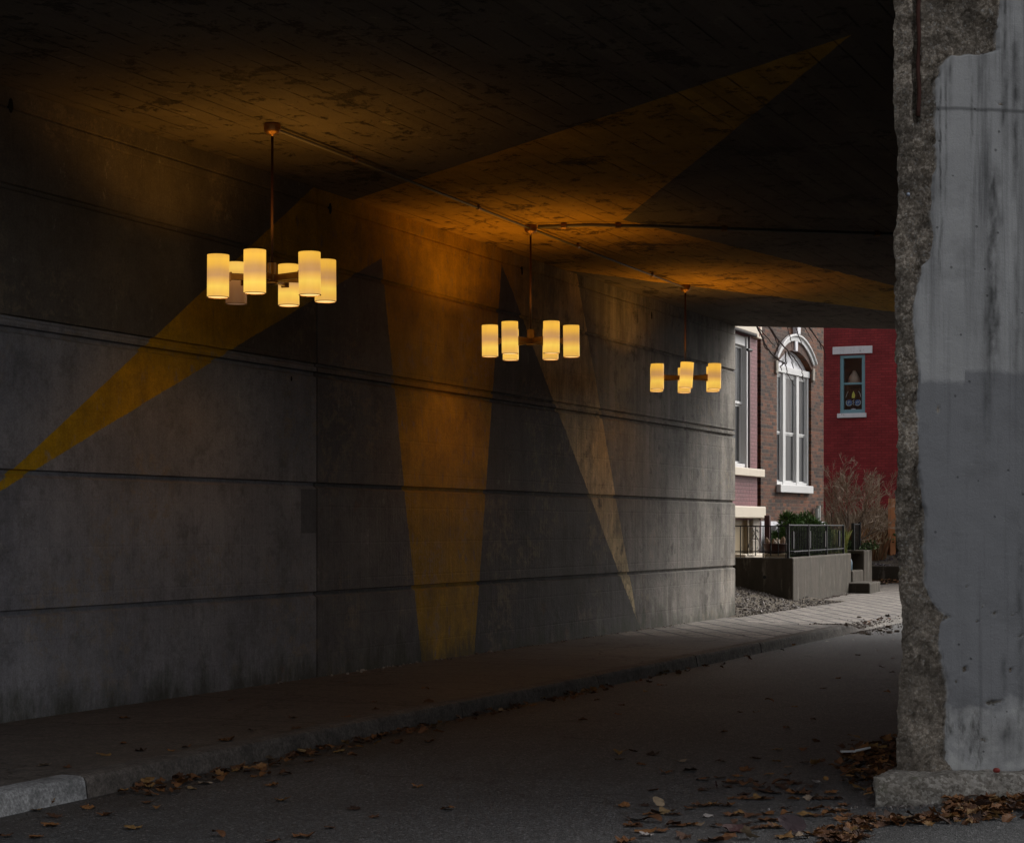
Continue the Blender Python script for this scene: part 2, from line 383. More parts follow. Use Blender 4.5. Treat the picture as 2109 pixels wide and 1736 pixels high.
def pavement_mat():
    t = NT('pavement_concrete'); xs = t.sep()
    c0, h = concrete(t, (.082,.070,.061), vert=False)
    # stone slabs outside the bridge
    bt = t.n('TexBrick'); dj = t.n('VectorMath', operation='ADD'); njx = t.math('MULTIPLY_ADD', t.noise(2.2,5,.7), .16, -.08); t.set(dj.inputs[0], t.co); t.set(dj.inputs[1], t.comb(njx, njx, 0)); t.set(bt.inputs['Vector'], t.map(rot=(0,0,radians(-33)), scale=(1,1,1), vec=dj.outputs[0]))
    bt.inputs['Scale'].default_value = 1; bt.inputs['Brick Width'].default_value = .64; bt.inputs['Row Height'].default_value = .40
    bt.inputs['Mortar Size'].default_value = .034; bt.offset = .37; bt.squash = 1.35; bt.squash_frequency = 2
    t.set(bt.inputs['Color1'], (.215,.185,.158)); t.set(bt.inputs['Color2'], (.15,.128,.108)); t.set(bt.inputs['Mortar'], (.018,.014,.012))
    nz = t.ramp(t.noise(14,6,.7),(.3,.72),(.7,1.15)); slab = t.mix(1.0, bt.outputs[0], nz, 'MULTIPLY')
    out = t.ramp(t.math('MULTIPLY', xs[0], .02), (.475,0),(.49,1))
    c = t.mix(out, c0, slab)
    # long cracks
    dv = t.n('VectorMath', operation='ADD'); nz3 = t.n('TexNoise'); t.set(nz3.inputs['Vector'], t.co); nz3.inputs['Scale'].default_value = 1.6; nz3.inputs['Detail'].default_value = 7; sc3 = t.n('VectorMath', operation='SCALE'); t.set(sc3.inputs[0], nz3.outputs['Color']); sc3.inputs['Scale'].default_value = 1.1; t.set(dv.inputs[0], t.co); t.set(dv.inputs[1], sc3.outputs[0])
    ck = t.ramp(t.voro(.33, dv.outputs[0], 'DISTANCE_TO_EDGE'), (.0,1),(.008,0))
    c = t.mix(t.math('MULTIPLY', ck, .45), c, (.02,.017,.014))
    cr = t.math('FRACT', t.math('DIVIDE', xs[0], 1.55)); jm = t.ramp(cr, (.0,1),(.012,0)); jm = t.math('MULTIPLY', jm, t.math('SUBTRACT', 1., out))
    c = t.mix(t.math('MULTIPLY', jm, .6), c, (.02,.017,.014))
    hh = t.math('ADD', t.math('MULTIPLY', h, .5), t.math('MULTIPLY', t.math('MULTIPLY', bt.outputs['Fac'], out), -2.))
    hh = t.math('ADD', hh, t.math('MULTIPLY', t.math('ADD', ck, jm), -2.))
    c = grain(t, c, 50, .55, 1.45)
    return t.fin(c, t.bump(hh, .7, .008), .68, spec=.45)
def kerb_mat(name, base):
    t = NT(name); c, h = concrete(t, base, vert=False); c = grain(t, c, 50, .7, 1.3); c = t.mix(t.math('MULTIPLY', t.ramp(t.noise(3.5,7,.8), (.52,0),(.62,1)), .5), c, tuple(x*.3 for x in base))
    return t.fin(c, t.bump(h, 1.0, .012), .85)
M_asph = asphalt()
g = MB(); g.add([(-150,-80,-.03),(170,-80,-.03),(170,220,-.03),(-150,220,-.03)], [(0,1,2,3)])
ground = g.build('ground', plain('earth_ground', (.075,.062,.048), .95, var=.4, sc=3, bump=.6)); tag(ground, kind='structure')
r = MB(); r.add([(-30,6.79,0),(90,6.79,0),(90,-30,0),(-30,-30,0)], [(3,2,1,0)])
road = road_frame(r.build('road', M_asph)); tag(road, kind='structure')
def sstep(a, b, x):
    k = max(0, min(1, (x-a)/(b-a))); return k*k*(3-2*k)
def pave_z(s, o):
    drop = sstep(28.1, 28.75, s)*max(0, min(1, (o+8.9)/1.9))
    return SW-.085*drop
KO = -6.8; KW = .17
pm = MB(); ss = [-30]+[i for i in range(-10,26,4)]+[26+.25*i for i in range(60)]+[45,60,90]
oo = [-10.8,-9.9,-9.2,-8.9,-8.5,-8,-7.5,-7.2,KO-KW]
for s_ in ss:
    for o_ in oo: pm.v.append((s_, -o_, pave_z(s_, o_)+.004*noise.noise(Vector((s_*1.3,o_*2,0)))))
nn = len(oo)
for i in range(len(ss)-1):
    for j in range(nn-1): pm.f.append((i*nn+j+1,i*nn+j,(i+1)*nn+j,(i+1)*nn+j+1))
pav = road_frame(pm.build('pavement', pavement_mat(), smooth=True)); tag(pav, kind='structure')
def kerb_run(s0, s1, m, name, h0=None, rough=.006, step=.09):
    k = MB(); prof = lambda z: [(KO-KW,-.1),(KO-KW,z+.002),(KO-KW*.5,z+.004),(KO-.035,z+.002),(KO-.012,z-.006),(KO,z-.03),(KO+.018,-.02)]
    n = int((s1-s0)/step)+1; cnt = 0
    for i in range(n+1):
        s_ = s0+(s1-s0)*i/n; z = pave_z(s_, KO); 
        for j, (o_, zz) in enumerate(prof(z)):
            q = Vector((s_*4, o_*9, zz*9)); a = rough*(noise.noise(q)+.6*noise.noise(q*3)) if j > 0 else 0
            chip = 0
            if j in (3,4,5): chip = max(0, noise.noise(Vector((s_*2.3, 5, 1)))-.25)*.05
            k.v.append((s_, -(o_+a-chip), zz+a*.6-chip*.5))
    L = 7
    for i in range(n):
        for j in range(L-1): k.f.append((i*L+j,i*L+j+1,(i+1)*L+j+1,(i+1)*L+j))
    k.f.append(tuple(range(L))[::-1]); k.f.append(tuple(n*L+j for j in range(L)))
    o = road_frame(k.build(name, m, smooth=False)); tag(o, kind='structure'); return o
MK = kerb_mat('kerb_concrete', (.115,.098,.086)); MK2 = kerb_mat('kerb_pale', (.27,.268,.268))
kA = so(gnd(180, 1893, SW))[0]
kerb_run(kA-4, kA, MK2, 'kerb_stone', rough=.004)
joints = [kA, kA+2.9, kA+5.2, kA+8.4, kA+11.5, kA+14.1, 29.0]
for a, b in zip(joints, joints[1:]): kerb_run(a+.012, b-.012, MK, 'kerb')
kerb_run(29.02, 33.2, kerb_mat('kerb_broken', (.26,.235,.21)), 'kerb', rough=.014)
kerb_run(33.3, 60, MK, 'kerb', step=.4)
kerb_run(-30, kA-4.02, MK, 'kerb', step=.5)

# ------------------------------------------------------------------ pillar in the foreground
U = Vector((.9868, .1620)).normalized(); UN = Vector((-U.y, U.x))      # along face, inward
PO = Vector((2.20, 11.085))
def interp(tab, x):
    if x <= tab[0][0]: return tab[0][1]
    for (a, b), (c, d) in zip(tab, tab[1:]):
        if x <= c: return b+(d-b)*(x-a)/(c-a)
    return tab[-1][1]
LE = [(-60,2196),(0,2197),(200,2193),(240,2192),(285,2197),(370,2203),(500,2205),(545,2200),(570,2194),(700,2195),(1000,2198),(1300,2201),(1400,2204),(1500,2208),(1600,2211),(1720,2206),(1800,2203),(1890,2199)]
BD = [(-60,2446),(0,2443),(85,2438),(115,2436),(128,2400),(134,2325),(160,2302),(200,2291),(290,2287),(400,2291),(426,2279),(630,2279),(650,2255),(690,2248),(740,2233),(835,2237),(900,2247),(1000,2242),(1122,2246),(1213,2254),(1268,2261),(1433,2262),(1463,2276),(1490,2295),(1500,2306),(1520,2296),(1585,2297),(1659,2312),(1713,2319),(1768,2309),(1854,2312),(1878,2330),(1900,2350)]
def pillar():
    def t_of(px, v): return on_plane(px, v, PO, U)[0]
    z_lo, z_hi = .12, CEIL
    nz = 560; nx = 150; W_ = 2.1
    mb = MB(); sp = []; stn = []
    CHIPS = [(2420,1716,15,8,1.6),(2440,1712,7,4,1.),(2357,1634,5,8,1.2),(2311,1508,11,5,.9),(2301,1514,8,3,.9),(2429,1497,6,6,1.),(2386,1516,3,3,.8),(2336,1664,3,3,.6),(2342,1546,3,3,.6),(2402,1806,8,5,.6),(2492,1554,4,5,.8),(2467,1635,4,6,.8),(2443,255,8,4,.6),(2400,1480,2,3,.6),(2360,1432,2,2,.5),(2470,1500,3,3,.6),(2290,1000,4,12,.5)]
    RUNS = [(2424,380,960,16,.95),(2412,640,1100,10,.6),(2452,-60,420,7,.8),(2398,-60,300,22,.45),(2480,60,520,10,.7),(2482,560,1000,5,.6),(2320,60,330,5,.7),(2296,130,700,2.5,.9),(2310,120,560,2,.8),(2372,160,420,3,.6),(2404,880,1000,12,.4),(2460,1740,1880,17,1.3),(2403,1786,1860,16,.9),(2380,1790,1850,8,.7),(2350,1855,1900,40,1.2),(2440,1850,1900,14,.8),(2452,1560,1760,6,.6),(2492,1300,1900,10,.5)]
    def v_of(z, t): Y = PO.y+U.y*t; return 1286-(z-1.6)*F/Y
    for i in range(nz+1):
        z = z_lo+(z_hi-z_lo)*i/nz
        v = v_of(z, .3); le = t_of(interp(LE, v), v); bd = t_of(interp(BD, v), v)
        le += .010*noise.noise(Vector((0,z*9,0)))+.006*noise.noise(Vector((3,z*30,0)))
        bd += .016*noise.noise(Vector((7,z*8,0)))+.008*noise.noise(Vector((3,z*28,4)))
        for j in range(nx+1):
            k = j/nx; x = le+(W_-le)*(k**1.6)
            ndep = 0; q = Vector((x*9, z*9, 0))
            d = bd-x                      # >0 : spalled
            m = max(0, min(1, d/.012)); chipm = 0
            if m < 1:
                hx = 1250+F*(PO.x+U.x*x)/(PO.y+U.y*x); hv = 1286-(z-1.6)*F/(PO.y+U.y*x)
                st_v = 0.
                for (cx_, cv_, rx_, rv_, k_) in CHIPS:
                    if abs(hx-cx_) < rx_*1.6 and abs(hv-cv_) < rv_*1.6:
                        e_ = 1-sqrt(((hx-cx_)/rx_)**2+((hv-cv_)/rv_)**2)+.7*noise.noise(Vector((hx*.16,hv*.16,cx_)))
                        if e_ > 0: chipm = max(chipm, min(1, e_*4)); ndep_c = .018*k_
                for (cx_, v0_, v1_, rx_, k_) in RUNS:
                    if v0_ < hv < v1_ and abs(hx-cx_) < rx_*2.5:
                        w_ = hx-cx_-6*noise.noise(Vector((cx_,hv*.012,0))); f_ = min(1,(hv-v0_)/60)*min(1,(v1_-hv)/120)
                        st_v = max(st_v, k_*f_*math.exp(-(w_/rx_)**2)*(.55+.9*noise.fractal(Vector((hx*.10,hv*.02,cx_)),.9,2,4)+.2))
            else: st_v = 0.
            stn.append(max(0,min(1,st_v)))
            if m > 0:
                fr = noise.fractal(Vector((x*11, z*8, 1.7)), .9, 2.1, 6)
                rg = noise.fractal(Vector((x*3, z*2.4, 8)), 1, 2, 3)
                peb = max(0, .5-noise.cell(Vector((x*60,z*60,0)))) 
                rdg = abs(noise.noise(Vector((x*16,z*9,4))))+.5*abs(noise.noise(Vector((x*34,z*21,9))))
                dep = .032+.020*fr+.024*rg+.030*(.35-rdg)+.012*math.floor(2.6*noise.noise(Vector((x*5,z*3.2,17))))
                e = max(0, 1-(x-le)/.07); dep += .05*e*e
                ndep = m*max(.004, dep)
                if 2233 < 1250+F*(PO.x+U.x*x)/(PO.y+U.y*x) < 2252 and v < 330: ndep += .05*sstep(330,285,v)+.0
            else:
                ndep = .0025*noise.noise(q)+.0012*noise.noise(q*5)
                if chipm > 0: ndep += chipm*ndep_c; m = chipm*.9
            P = PO+U*x+UN*ndep
            mb.v.append((P.x, P.y, z)); sp.append(m)
    n = nx+1
    for i in range(nz):
        for j in range(nx): mb.f.append((i*n+j,i*n+j+1,(i+1)*n+j+1,(i+1)*n+j))
    # left side face (rough), going back along the pier, and the right one
    b = len(mb.v); K = 10
    for i in range(0, nz+1):
        e = Vector(mb.v[i*n]); z = e.z
        for k in range(1, K+1):
            dd = 1.35*(k/K)**1.5; a = .02*noise.fractal(Vector((dd*8, z*7, 5)), 1, 2, 4)
            pp = Vector((e.x, e.y))+D*dd*1.0+N*(a-.02*(k/K)); mb.v.append((pp.x, pp.y, z)); sp.append(1.); stn.append(0.)
    for i in range(nz):
        for k in range(K):
            a0 = i*n if k == 0 else b+i*K+k-1; a1 = (i+1)*n if k == 0 else b+(i+1)*K+k-1
            mb.f.append((b+i*K+k, a0, a1, b+(i+1)*K+k))
    b = len(mb.v)
    for i in (0, nz):
        e = Vector(mb.v[i*n+nx]); pp = Vector((e.x, e.y))+D*1.35; mb.v.append((pp.x, pp.y, e.z)); sp.append(0.); stn.append(0.)
    rc = [i*n+nx for i in range(nz+1)]
    mb.f.append(tuple([b]+[b+1]+rc[::-1]))
    t = NT('pillar_concrete'); at = t.n('Attribute', attribute_name='spall'); ms = at.outputs['Fac']
    xs = t.sep()
    # painted grey
    p1 = t.mix(t.ramp(t.noise(1.5,5,.6),(.3,0),(.7,1)), (.285,.284,.284), (.385,.382,.378))
    # newer darker roller patches lower down, stepped upper edge
    step = t.math('MULTIPLY', t.math('SNAP', t.math('ADD', xs[0], .03), .27), 1.0)
    wn_ = t.n('TexWhiteNoise', noise_dimensions='1D'); t.set(wn_.inputs[1], step)
    topz = t.math('ADD', 2.44, t.math('MULTIPLY', wn_.outputs[0], .07))
    topz = t.math('ADD', topz, t.math('MULTIPLY', t.noise(20,5,.7), .06))
    pz = t.math('MULTIPLY', t.math('SUBTRACT', topz, xs[2]), 30., clamp=True)
    lowz = t.math('MULTIPLY', t.math('SUBTRACT', xs[2], t.math('MULTIPLY_ADD', t.noise(3,5,.6), .5, .22)), 14., clamp=True)
    pz = t.math('MULTIPLY', pz, lowz)
    p1 = t.mix(t.math('MULTIPLY', pz, .85), p1, t.mix(t.noise(2.5,4), (.155,.156,.166), (.195,.196,.204)))
    lowm = t.math('SUBTRACT', 1.0, lowz); lm2 = t.ramp(t.noise(7,6,.7), (.42,0),(.6,1))
    p1 = t.mix(t.math('MULTIPLY', lowm, t.math('MULTIPLY', lm2, .9)), p1, (.44,.435,.42))
    # black runs from the top
    run = t.noise(1,6,.65,t.map((7,7,.30),loc=(1.3,0,0))); hi = t.ramp(t.math('MULTIPLY', xs[2], .2), (.42,.15),(.75,1))
    p1 = t.mix(t.math('MULTIPLY', t.ramp(run,(.50,0),(.68,1)), t.math('MULTIPLY', hi, .95)), p1, (.040,.040,.042))
    run2 = t.noise(1,6,.7,t.map((26,26,.5),loc=(4,0,0))); p1 = t.mix(t.math('MULTIPLY', t.ramp(run2,(.55,0),(.7,1)), .28), p1, (.05,.05,.052))
    sm = t.ramp(t.noise(2.2,5,.6,t.map(loc=(3,3,9))), (.55,0),(.68,1)); p1 = t.mix(t.math('MULTIPLY', sm, .35), p1, (.09,.088,.09))
    damp = t.AND(lowm, t.ramp(t.noise(4,6,.7,t.map((1.5,1.5,.5),loc=(2,5,1))),(.52,0),(.62,1))); p1 = t.mix(t.math('MULTIPLY', damp, .8), p1, (.05,.047,.042))
    hl = t.math('ABSOLUTE', t.math('SUBTRACT', xs[2], t.math('MULTIPLY_ADD', t.noise(6,3), .03, 4.045))); p1 = t.mix(t.math('MULTIPLY', t.ramp(hl,(.004,1),(.016,0)), .6), p1, (.05,.05,.05))
    crk = t.ramp(t.voro(1.1, t.map((1.4,1.4,.5)), 'DISTANCE_TO_EDGE'), (.0,1),(.008,0)); crk = t.math('MULTIPLY', crk, t.ramp(t.noise(1.2,3),(.48,0),(.58,1)))
    pits = t.ramp(t.voro(9), (.05,1),(.075,0)); p1 = t.mix(t.math('MULTIPLY', pits, .5), p1, (.05,.05,.05))
    sa = t.n('Attribute', attribute_name='stain'); p1 = t.mix(t.math('MULTIPLY', sa.outputs['Fac'], .85), p1, (.040,.039,.038))
    scuf = t.ramp(t.noise(16,8,.8), (.62,0),(.68,1)); p1 = t.mix(t.math('MULTIPLY', scuf, .35), p1, (.36,.355,.35))
    # aggregate
    vc = t.n('TexVoronoi'); t.set(vc.inputs['Vector'], t.co); vc.inputs['Scale'].default_value = 75
    peb = t.n('SeparateColor'); t.set(peb.inputs[0], vc.outputs['Color'])
    ag = t.mix(t.ramp(peb.outputs[0],(.2,0),(.9,1)), (.21,.178,.145), (.48,.43,.375))
    ag = t.mix(t.ramp(t.noise(6,6,.7),(.35,0),(.65,1)), t.mix(1., ag, (.55,.52,.48), 'MULTIPLY'), t.mix(1., ag, (1.2,1.15,1.08), 'MULTIPLY'))
    ag = t.mix(1., ag, t.ramp(t.noise(2.6,6,.7,t.map(loc=(4,4,4))),(.36,.50),(.64,1.28)), 'MULTIPLY')
    wh = t.ramp(peb.outputs[1], (.93,0),(.96,1)); ag = t.mix(t.math('MULTIPLY', wh, .5), ag, (.40,.39,.37))
    gap = t.ramp(t.voro(75, None, 'DISTANCE_TO_EDGE'), (.0,1),(.14,0)); ag = t.mix(t.math('MULTIPLY', gap, .45), ag, (.05,.042,.034))
    brn = t.ramp(t.math('MULTIPLY', xs[2], .5), (.50,1),(.68,0)); ag = t.mix(t.math('MULTIPLY', brn, .35), ag, (.22,.185,.15))
    ag = t.mix(t.math('MULTIPLY', t.ramp(t.noise(9,8,.8,t.map(loc=(2,7,1))),(.50,0),(.60,1)), .6), ag, (.075,.062,.048)); ag = t.mix(t.math('MULTIPLY', t.ramp(t.noise(13,8,.8,t.map(loc=(5,1,1))),(.60,0),(.67,1)), .55), ag, (.42,.40,.37))
    och = t.math('MULTIPLY', t.ramp(t.noise(5,5,.6,t.map(loc=(0,0,3))),(.52,0),(.6,1)), t.ramp(t.math('ABSOLUTE', t.math('SUBTRACT', xs[2], 1.45)), (.10,1),(.24,0)))
    ag = t.mix(t.math('MULTIPLY', och, .6), ag, (.30,.24,.15))
    # pale chipped line where paint ends
    edg = t.math('MULTIPLY', t.math('MULTIPLY', ms, t.math('SUBTRACT', 1., ms)), 4., clamp=True)
    col = t.mix(t.math('GREATER_THAN', ms, .5), p1, ag); col = t.mix(t.math('MULTIPLY', edg, t.ramp(t.noise(5,4),(.42,0),(.55,.7))), col, (.34,.335,.33))
    hp = t.math('ADD', t.math('ADD', t.math('MULTIPLY', t.noise(85,4,.7), .45), t.math('MULTIPLY', t.noise(9,4,.6), .12)), t.math('MULTIPLY', pits, -1.))
    ha = t.math('ADD', t.math('MULTIPLY', vc.outputs['Distance'], -.5), t.math('MULTIPLY', t.noise(38,8,.75,dist=.4), 2.6))
    hh = t.n('Mix', data_type='FLOAT'); t.set(hh.inputs[0], ms); t.set(hh.inputs[2], hp); t.set(hh.inputs[3], ha)
    M = t.fin(col, t.bump(hh.outputs[0], .9, .010), .85)
    o = mb.build('pillar', M, smooth=True)
    a = o.data.attributes.new('spall', 'FLOAT', 'POINT'); a.data.foreach_set('value', sp)
    a = o.data.attributes.new('stain', 'FLOAT', 'POINT'); a.data.foreach_set('value', stn)
    tag(o, 'grey painted concrete pillar with a broken rough left edge, right foreground', 'pillar')
    # rust bar
    rust = plain('rust', (.060,.024,.018), .9, var=.5, sc=14, bump=.7)
    bm = MB(); pts = []
    for k in range(20):
        v = -60+k*(345/19); P = pix(2243+1.5*sin(k*.9), v, PO.y+U.y*.12); P.y = PO.y+U.y*.2+.040; P.x = (P.x)*(P.y/ (PO.y+U.y*.12)); pts.append((P.x, P.y, 1.6+(1286-v)/F*P.y))
    bm.tube(pts, [.012]*20, 10); bm.build('rusted_bar', rust, o, smooth=True)
    P = pix(2217, 475, 11.10); b2 = MB(); b2.lathe([(0,-.012),(.008,-.010),(.012,0),(.008,.010),(0,.012)], 12, (P.x, P.y, P.z))
    b2.build('bolt_head', plain('dull_steel', (.30,.34,.42), .35, .9), o, smooth=True)
    # footing
    f = MB(); nx2, nz2, nt2 = 120, 14, 16
    A = gnd(2131, 1968, 0)
    def disp(x, y, z): 
        q = Vector((x*7, y*7, z*9)); return .035*noise.fractal(q, .9, 2.1, 5)
    rows = []
    H_ = .165
    for j in range(nz2+1):
        z = -.02+(H_+.02)*j/nz2; rows.append([(k/nx2*3.0, (0.03*(1-j/nz2)**1-.0)*-1+.03*(j/nz2)**3, z) for k in range(nx2+1)])
    for j in range(1, nt2+1): rows.append([(k/nx2*3.0, .03+.30*j/nt2, H_) for k in range(nx2+1)])
    base = len(f.v)
    for r_ in rows:
        for (x, y, z) in r_:
            w = disp(x, y, z); zz = z+(.35*w if z > .1 else 0)
            lump = .05*max(0, noise.noise(Vector((x*3.2, 1, 2)))) 
            x2 = x+ (disp(z, y, x)*.6 if x < .02 else 0)
            P = A+U*(x2+.652*max(0,y))+UN*(y+w*.8-lump*.3)
            f.v.append((P.x, P.y, zz))
    n2 = nx2+1
    for i in range(len(rows)-1):
        for j in range(nx2): f.f.append((i*n2+j,i*n2+j+1,(i+1)*n2+j+1,(i+1)*n2+j))
    # left flank
    b = len(f.v); m_ = 12; R = len(rows)-nt2
    for i in range(R):
        e = Vector(f.v[i*n2])
        for k in range(1, m_+1):
            dd = 1.3*k/m_; w = disp(dd, 3, e.z)*.4; P = Vector((e.x, e.y))+D*dd+N*w; f.v.append((P.x, P.y, e.z-.012*min(1,dd/.3)))
    for i in range(R-1):
        for k in range(m_):
            a0 = i*n2 if k == 0 else b+i*m_+k-1; a1 = (i+1)*n2 if k == 0 else b+(i+1)*m_+k-1
            f.f.append((b+i*m_+k, a0, a1, b+(i+1)*m_+k))
    # top of the flank
    c0 = (R-1)*n2; q = len(f.v)
    for k in range(0, m_+1):
        e = Vector(f.v[c0]) if k == 0 else Vector(f.v[b+(R-1)*m_+k-1])
        for l in range(1, 7):
            f.v.append((e.x+U.x*l*.09, e.y+U.y*l*.09+0.001, H_-.016+.003*noise.noise(Vector((k,l,0)))))
    for k in range(m_):
        e0 = c0 if k == 0 else b+(R-1)*m_+k-1; e1 = b+(R-1)*m_+k
        f.f.append((e1, e0, q+k*6, q+(k+1)*6))
        for l in range(5): f.f.append((q+(k+1)*6+l, q+k*6+l, q+k*6+l+1, q+(k+1)*6+l+1))
    t = NT('footing_concrete'); vc = t.n('TexVoronoi'); t.set(vc.inputs['Vector'], t.co); vc.inputs['Scale'].default_value = 60
    pb = t.n('SeparateColor'); t.set(pb.inputs[0], vc.outputs['Color'])
    c = t.mix(t.ramp(pb.outputs[0],(.2,0),(.9,1)), (.20,.178,.152), (.42,.39,.35))
    c = t.mix(t.ramp(t.noise(4,6,.7),(.35,0),(.65,1)), t.mix(1.,c,(.6,.58,.55),'MULTIPLY'), c)
    ms_ = t.ramp(t.noise(5,5,.7,t.map(loc=(0,2,0))),(.58,0),(.68,1)); c = t.mix(t.math('MULTIPLY', ms_, .5), c, (.06,.07,.03))
    h = t.math('ADD', t.math('MULTIPLY', vc.outputs['Distance'], -.4), t.math('MULTIPLY', t.noise(26,8,.75,dist=.4), 2.2))
    f.build('footing', t.fin(c, t.bump(h, 1., .014), .9), o, smooth=True)
    return o
pillar()
# pier wall behind the pillar, right-hand abutment
def pier():
    t = NT('pier_concrete'); c, h = concrete(t, (.17,.165,.16)); M = t.fin(c, t.bump(h,.7,.01), .85)
    s0, o0 = so(PO+U*.30+D*1.35); m = MB()
    o1 = o0+1.45
    m.prism([(s0,-o0),(s0,-o1),(far_s(o1)-.4,-o1),(far_s(o0)-.4,-o0)], -.05, CEIL+.01)
    p = road_frame(m.build('pier_wall', M)); tag(p, 'long plain concrete pier wall running back behind the foreground pillar', 'wall')
    m = MB(); m.prism([(near_s(8.2)-.3,-8.2),(near_s(8.2)-.3,-12.2),(far_s(8.2)+.3,-12.2),(far_s(8.2)+.3,-8.2)], -.3, CEIL+.01)
    p = road_frame(m.build('abutment_wall', M)); tag(p, 'concrete abutment wall across the second lane on the far right', 'wall')
pier()

# ------------------------------------------------------------------ chandeliers
def brass():
    t = NT('aged_brass'); c = t.mix(t.noise(14,5), (.20,.10,.035), (.42,.24,.09)); return t.fin(c, None, .42, .85)
M_brass = brass(); M_copper = plain('copper_rod', (.055,.022,.013), .55, .2)
def shade_mat(name, lit_low=True):
    t = NT(name); xs = t.sep(); oi = t.n('ObjectInfo').outputs['Random']; u = t.math('ADD', t.math('MULTIPLY_ADD', xs[2], 1/.35, .5), t.math('MULTIPLY_ADD', oi, .10, -.05))
    wob = t.math('MULTIPLY_ADD', t.noise(9,3), .05, -.025); u = t.math('ADD', u, wob)
    if lit_low:
        st = [(.0,(.86,.48,.12)),(.10,(.95,.55,.10)),(.27,(1.06,.70,.12)),(.40,(.90,.50,.11)),(.52,(.62,.33,.125)),(.64,(.66,.35,.105)),(.78,(.92,.50,.075)),(.90,(1.02,.57,.075)),(1.,(.92,.49,.075))]
    else:
        st = [(.0,(.12,.052,.022)),(.30,(.18,.078,.030)),(.47,(.26,.11,.036)),(.56,(.40,.20,.06)),(.66,(.80,.45,.10)),(.80,(1.0,.62,.12)),(.90,(1.0,.60,.12)),(1.,(.95,.54,.11))]
    r = t.ramp(u, *st); r = t.mix(1., r, t.ramp(t.math('FRACT', t.math('MULTIPLY', oi, 7.3)), (0,(.86,.82,.74)),(1,(1.06,1.04,1.0))), 'MULTIPLY')
    r = t.mix(1., r, t.ramp(t.noise(16,5,.6,t.map((1,1,.35))), (.3,.93),(.7,1.03)), 'MULTIPLY')
    t.set(t.b.inputs['Emission Color'], r); t.b.inputs['Emission Strength'].default_value = .44
    return t.fin((.06,.05,.04), None, .35)
M_shade = shade_mat('lit_opal_glass'); M_shade_dead = shade_mat('opal_glass_lower_bulb_out', False)
M_rim = plain('shade_rim', (.30,.17,.07), .5)
t_ = NT('shade_inside'); t_.set(t_.b.inputs['Emission Color'], (1.,.66,.24)); t_.b.inputs['Emission Strength'].default_value = .5; M_in = t_.fin((.05,.04,.03))
t_ = NT('shade_inside_dark'); t_.set(t_.b.inputs['Emission Color'], (.16,.085,.045)); t_.b.inputs['Emission Strength'].default_value = .4; M_in_dark = t_.fin((.05,.04,.03))
R_S = .447; SR, SH = .089, .172
sh_me = {}
def shade_mesh(m, mi, key):
    if key in sh_me: return sh_me[key]
    mb = MB(); n = 32
    mb.lathe([(SR,-SH),(SR,-SH*.5),(SR,0),(SR,SH*.5),(SR,SH)], n); nf = len(mb.f)
    mb.lathe([(SR-.005,SH),(SR-.005,0),(SR-.005,-SH)], n)
    me = bpy.data.meshes.new('lamp_shade'); me.from_pydata(mb.v, [], mb.f); me.materials.append(m); me.materials.append(mi)
    for i, p in enumerate(me.polygons): p.use_smooth = True; p.material_index = 0 if i < nf else 1
    sh_me[key] = me; return me
rim_mb = MB(); 
for zz in (-SH,): rim_mb.lathe([(SR-.006,zz-.002),(SR-.006,zz+.002),(SR+.0015,zz+.002),(SR+.0015,zz-.002),(SR-.006,zz-.002)], 32)
rim_me = None
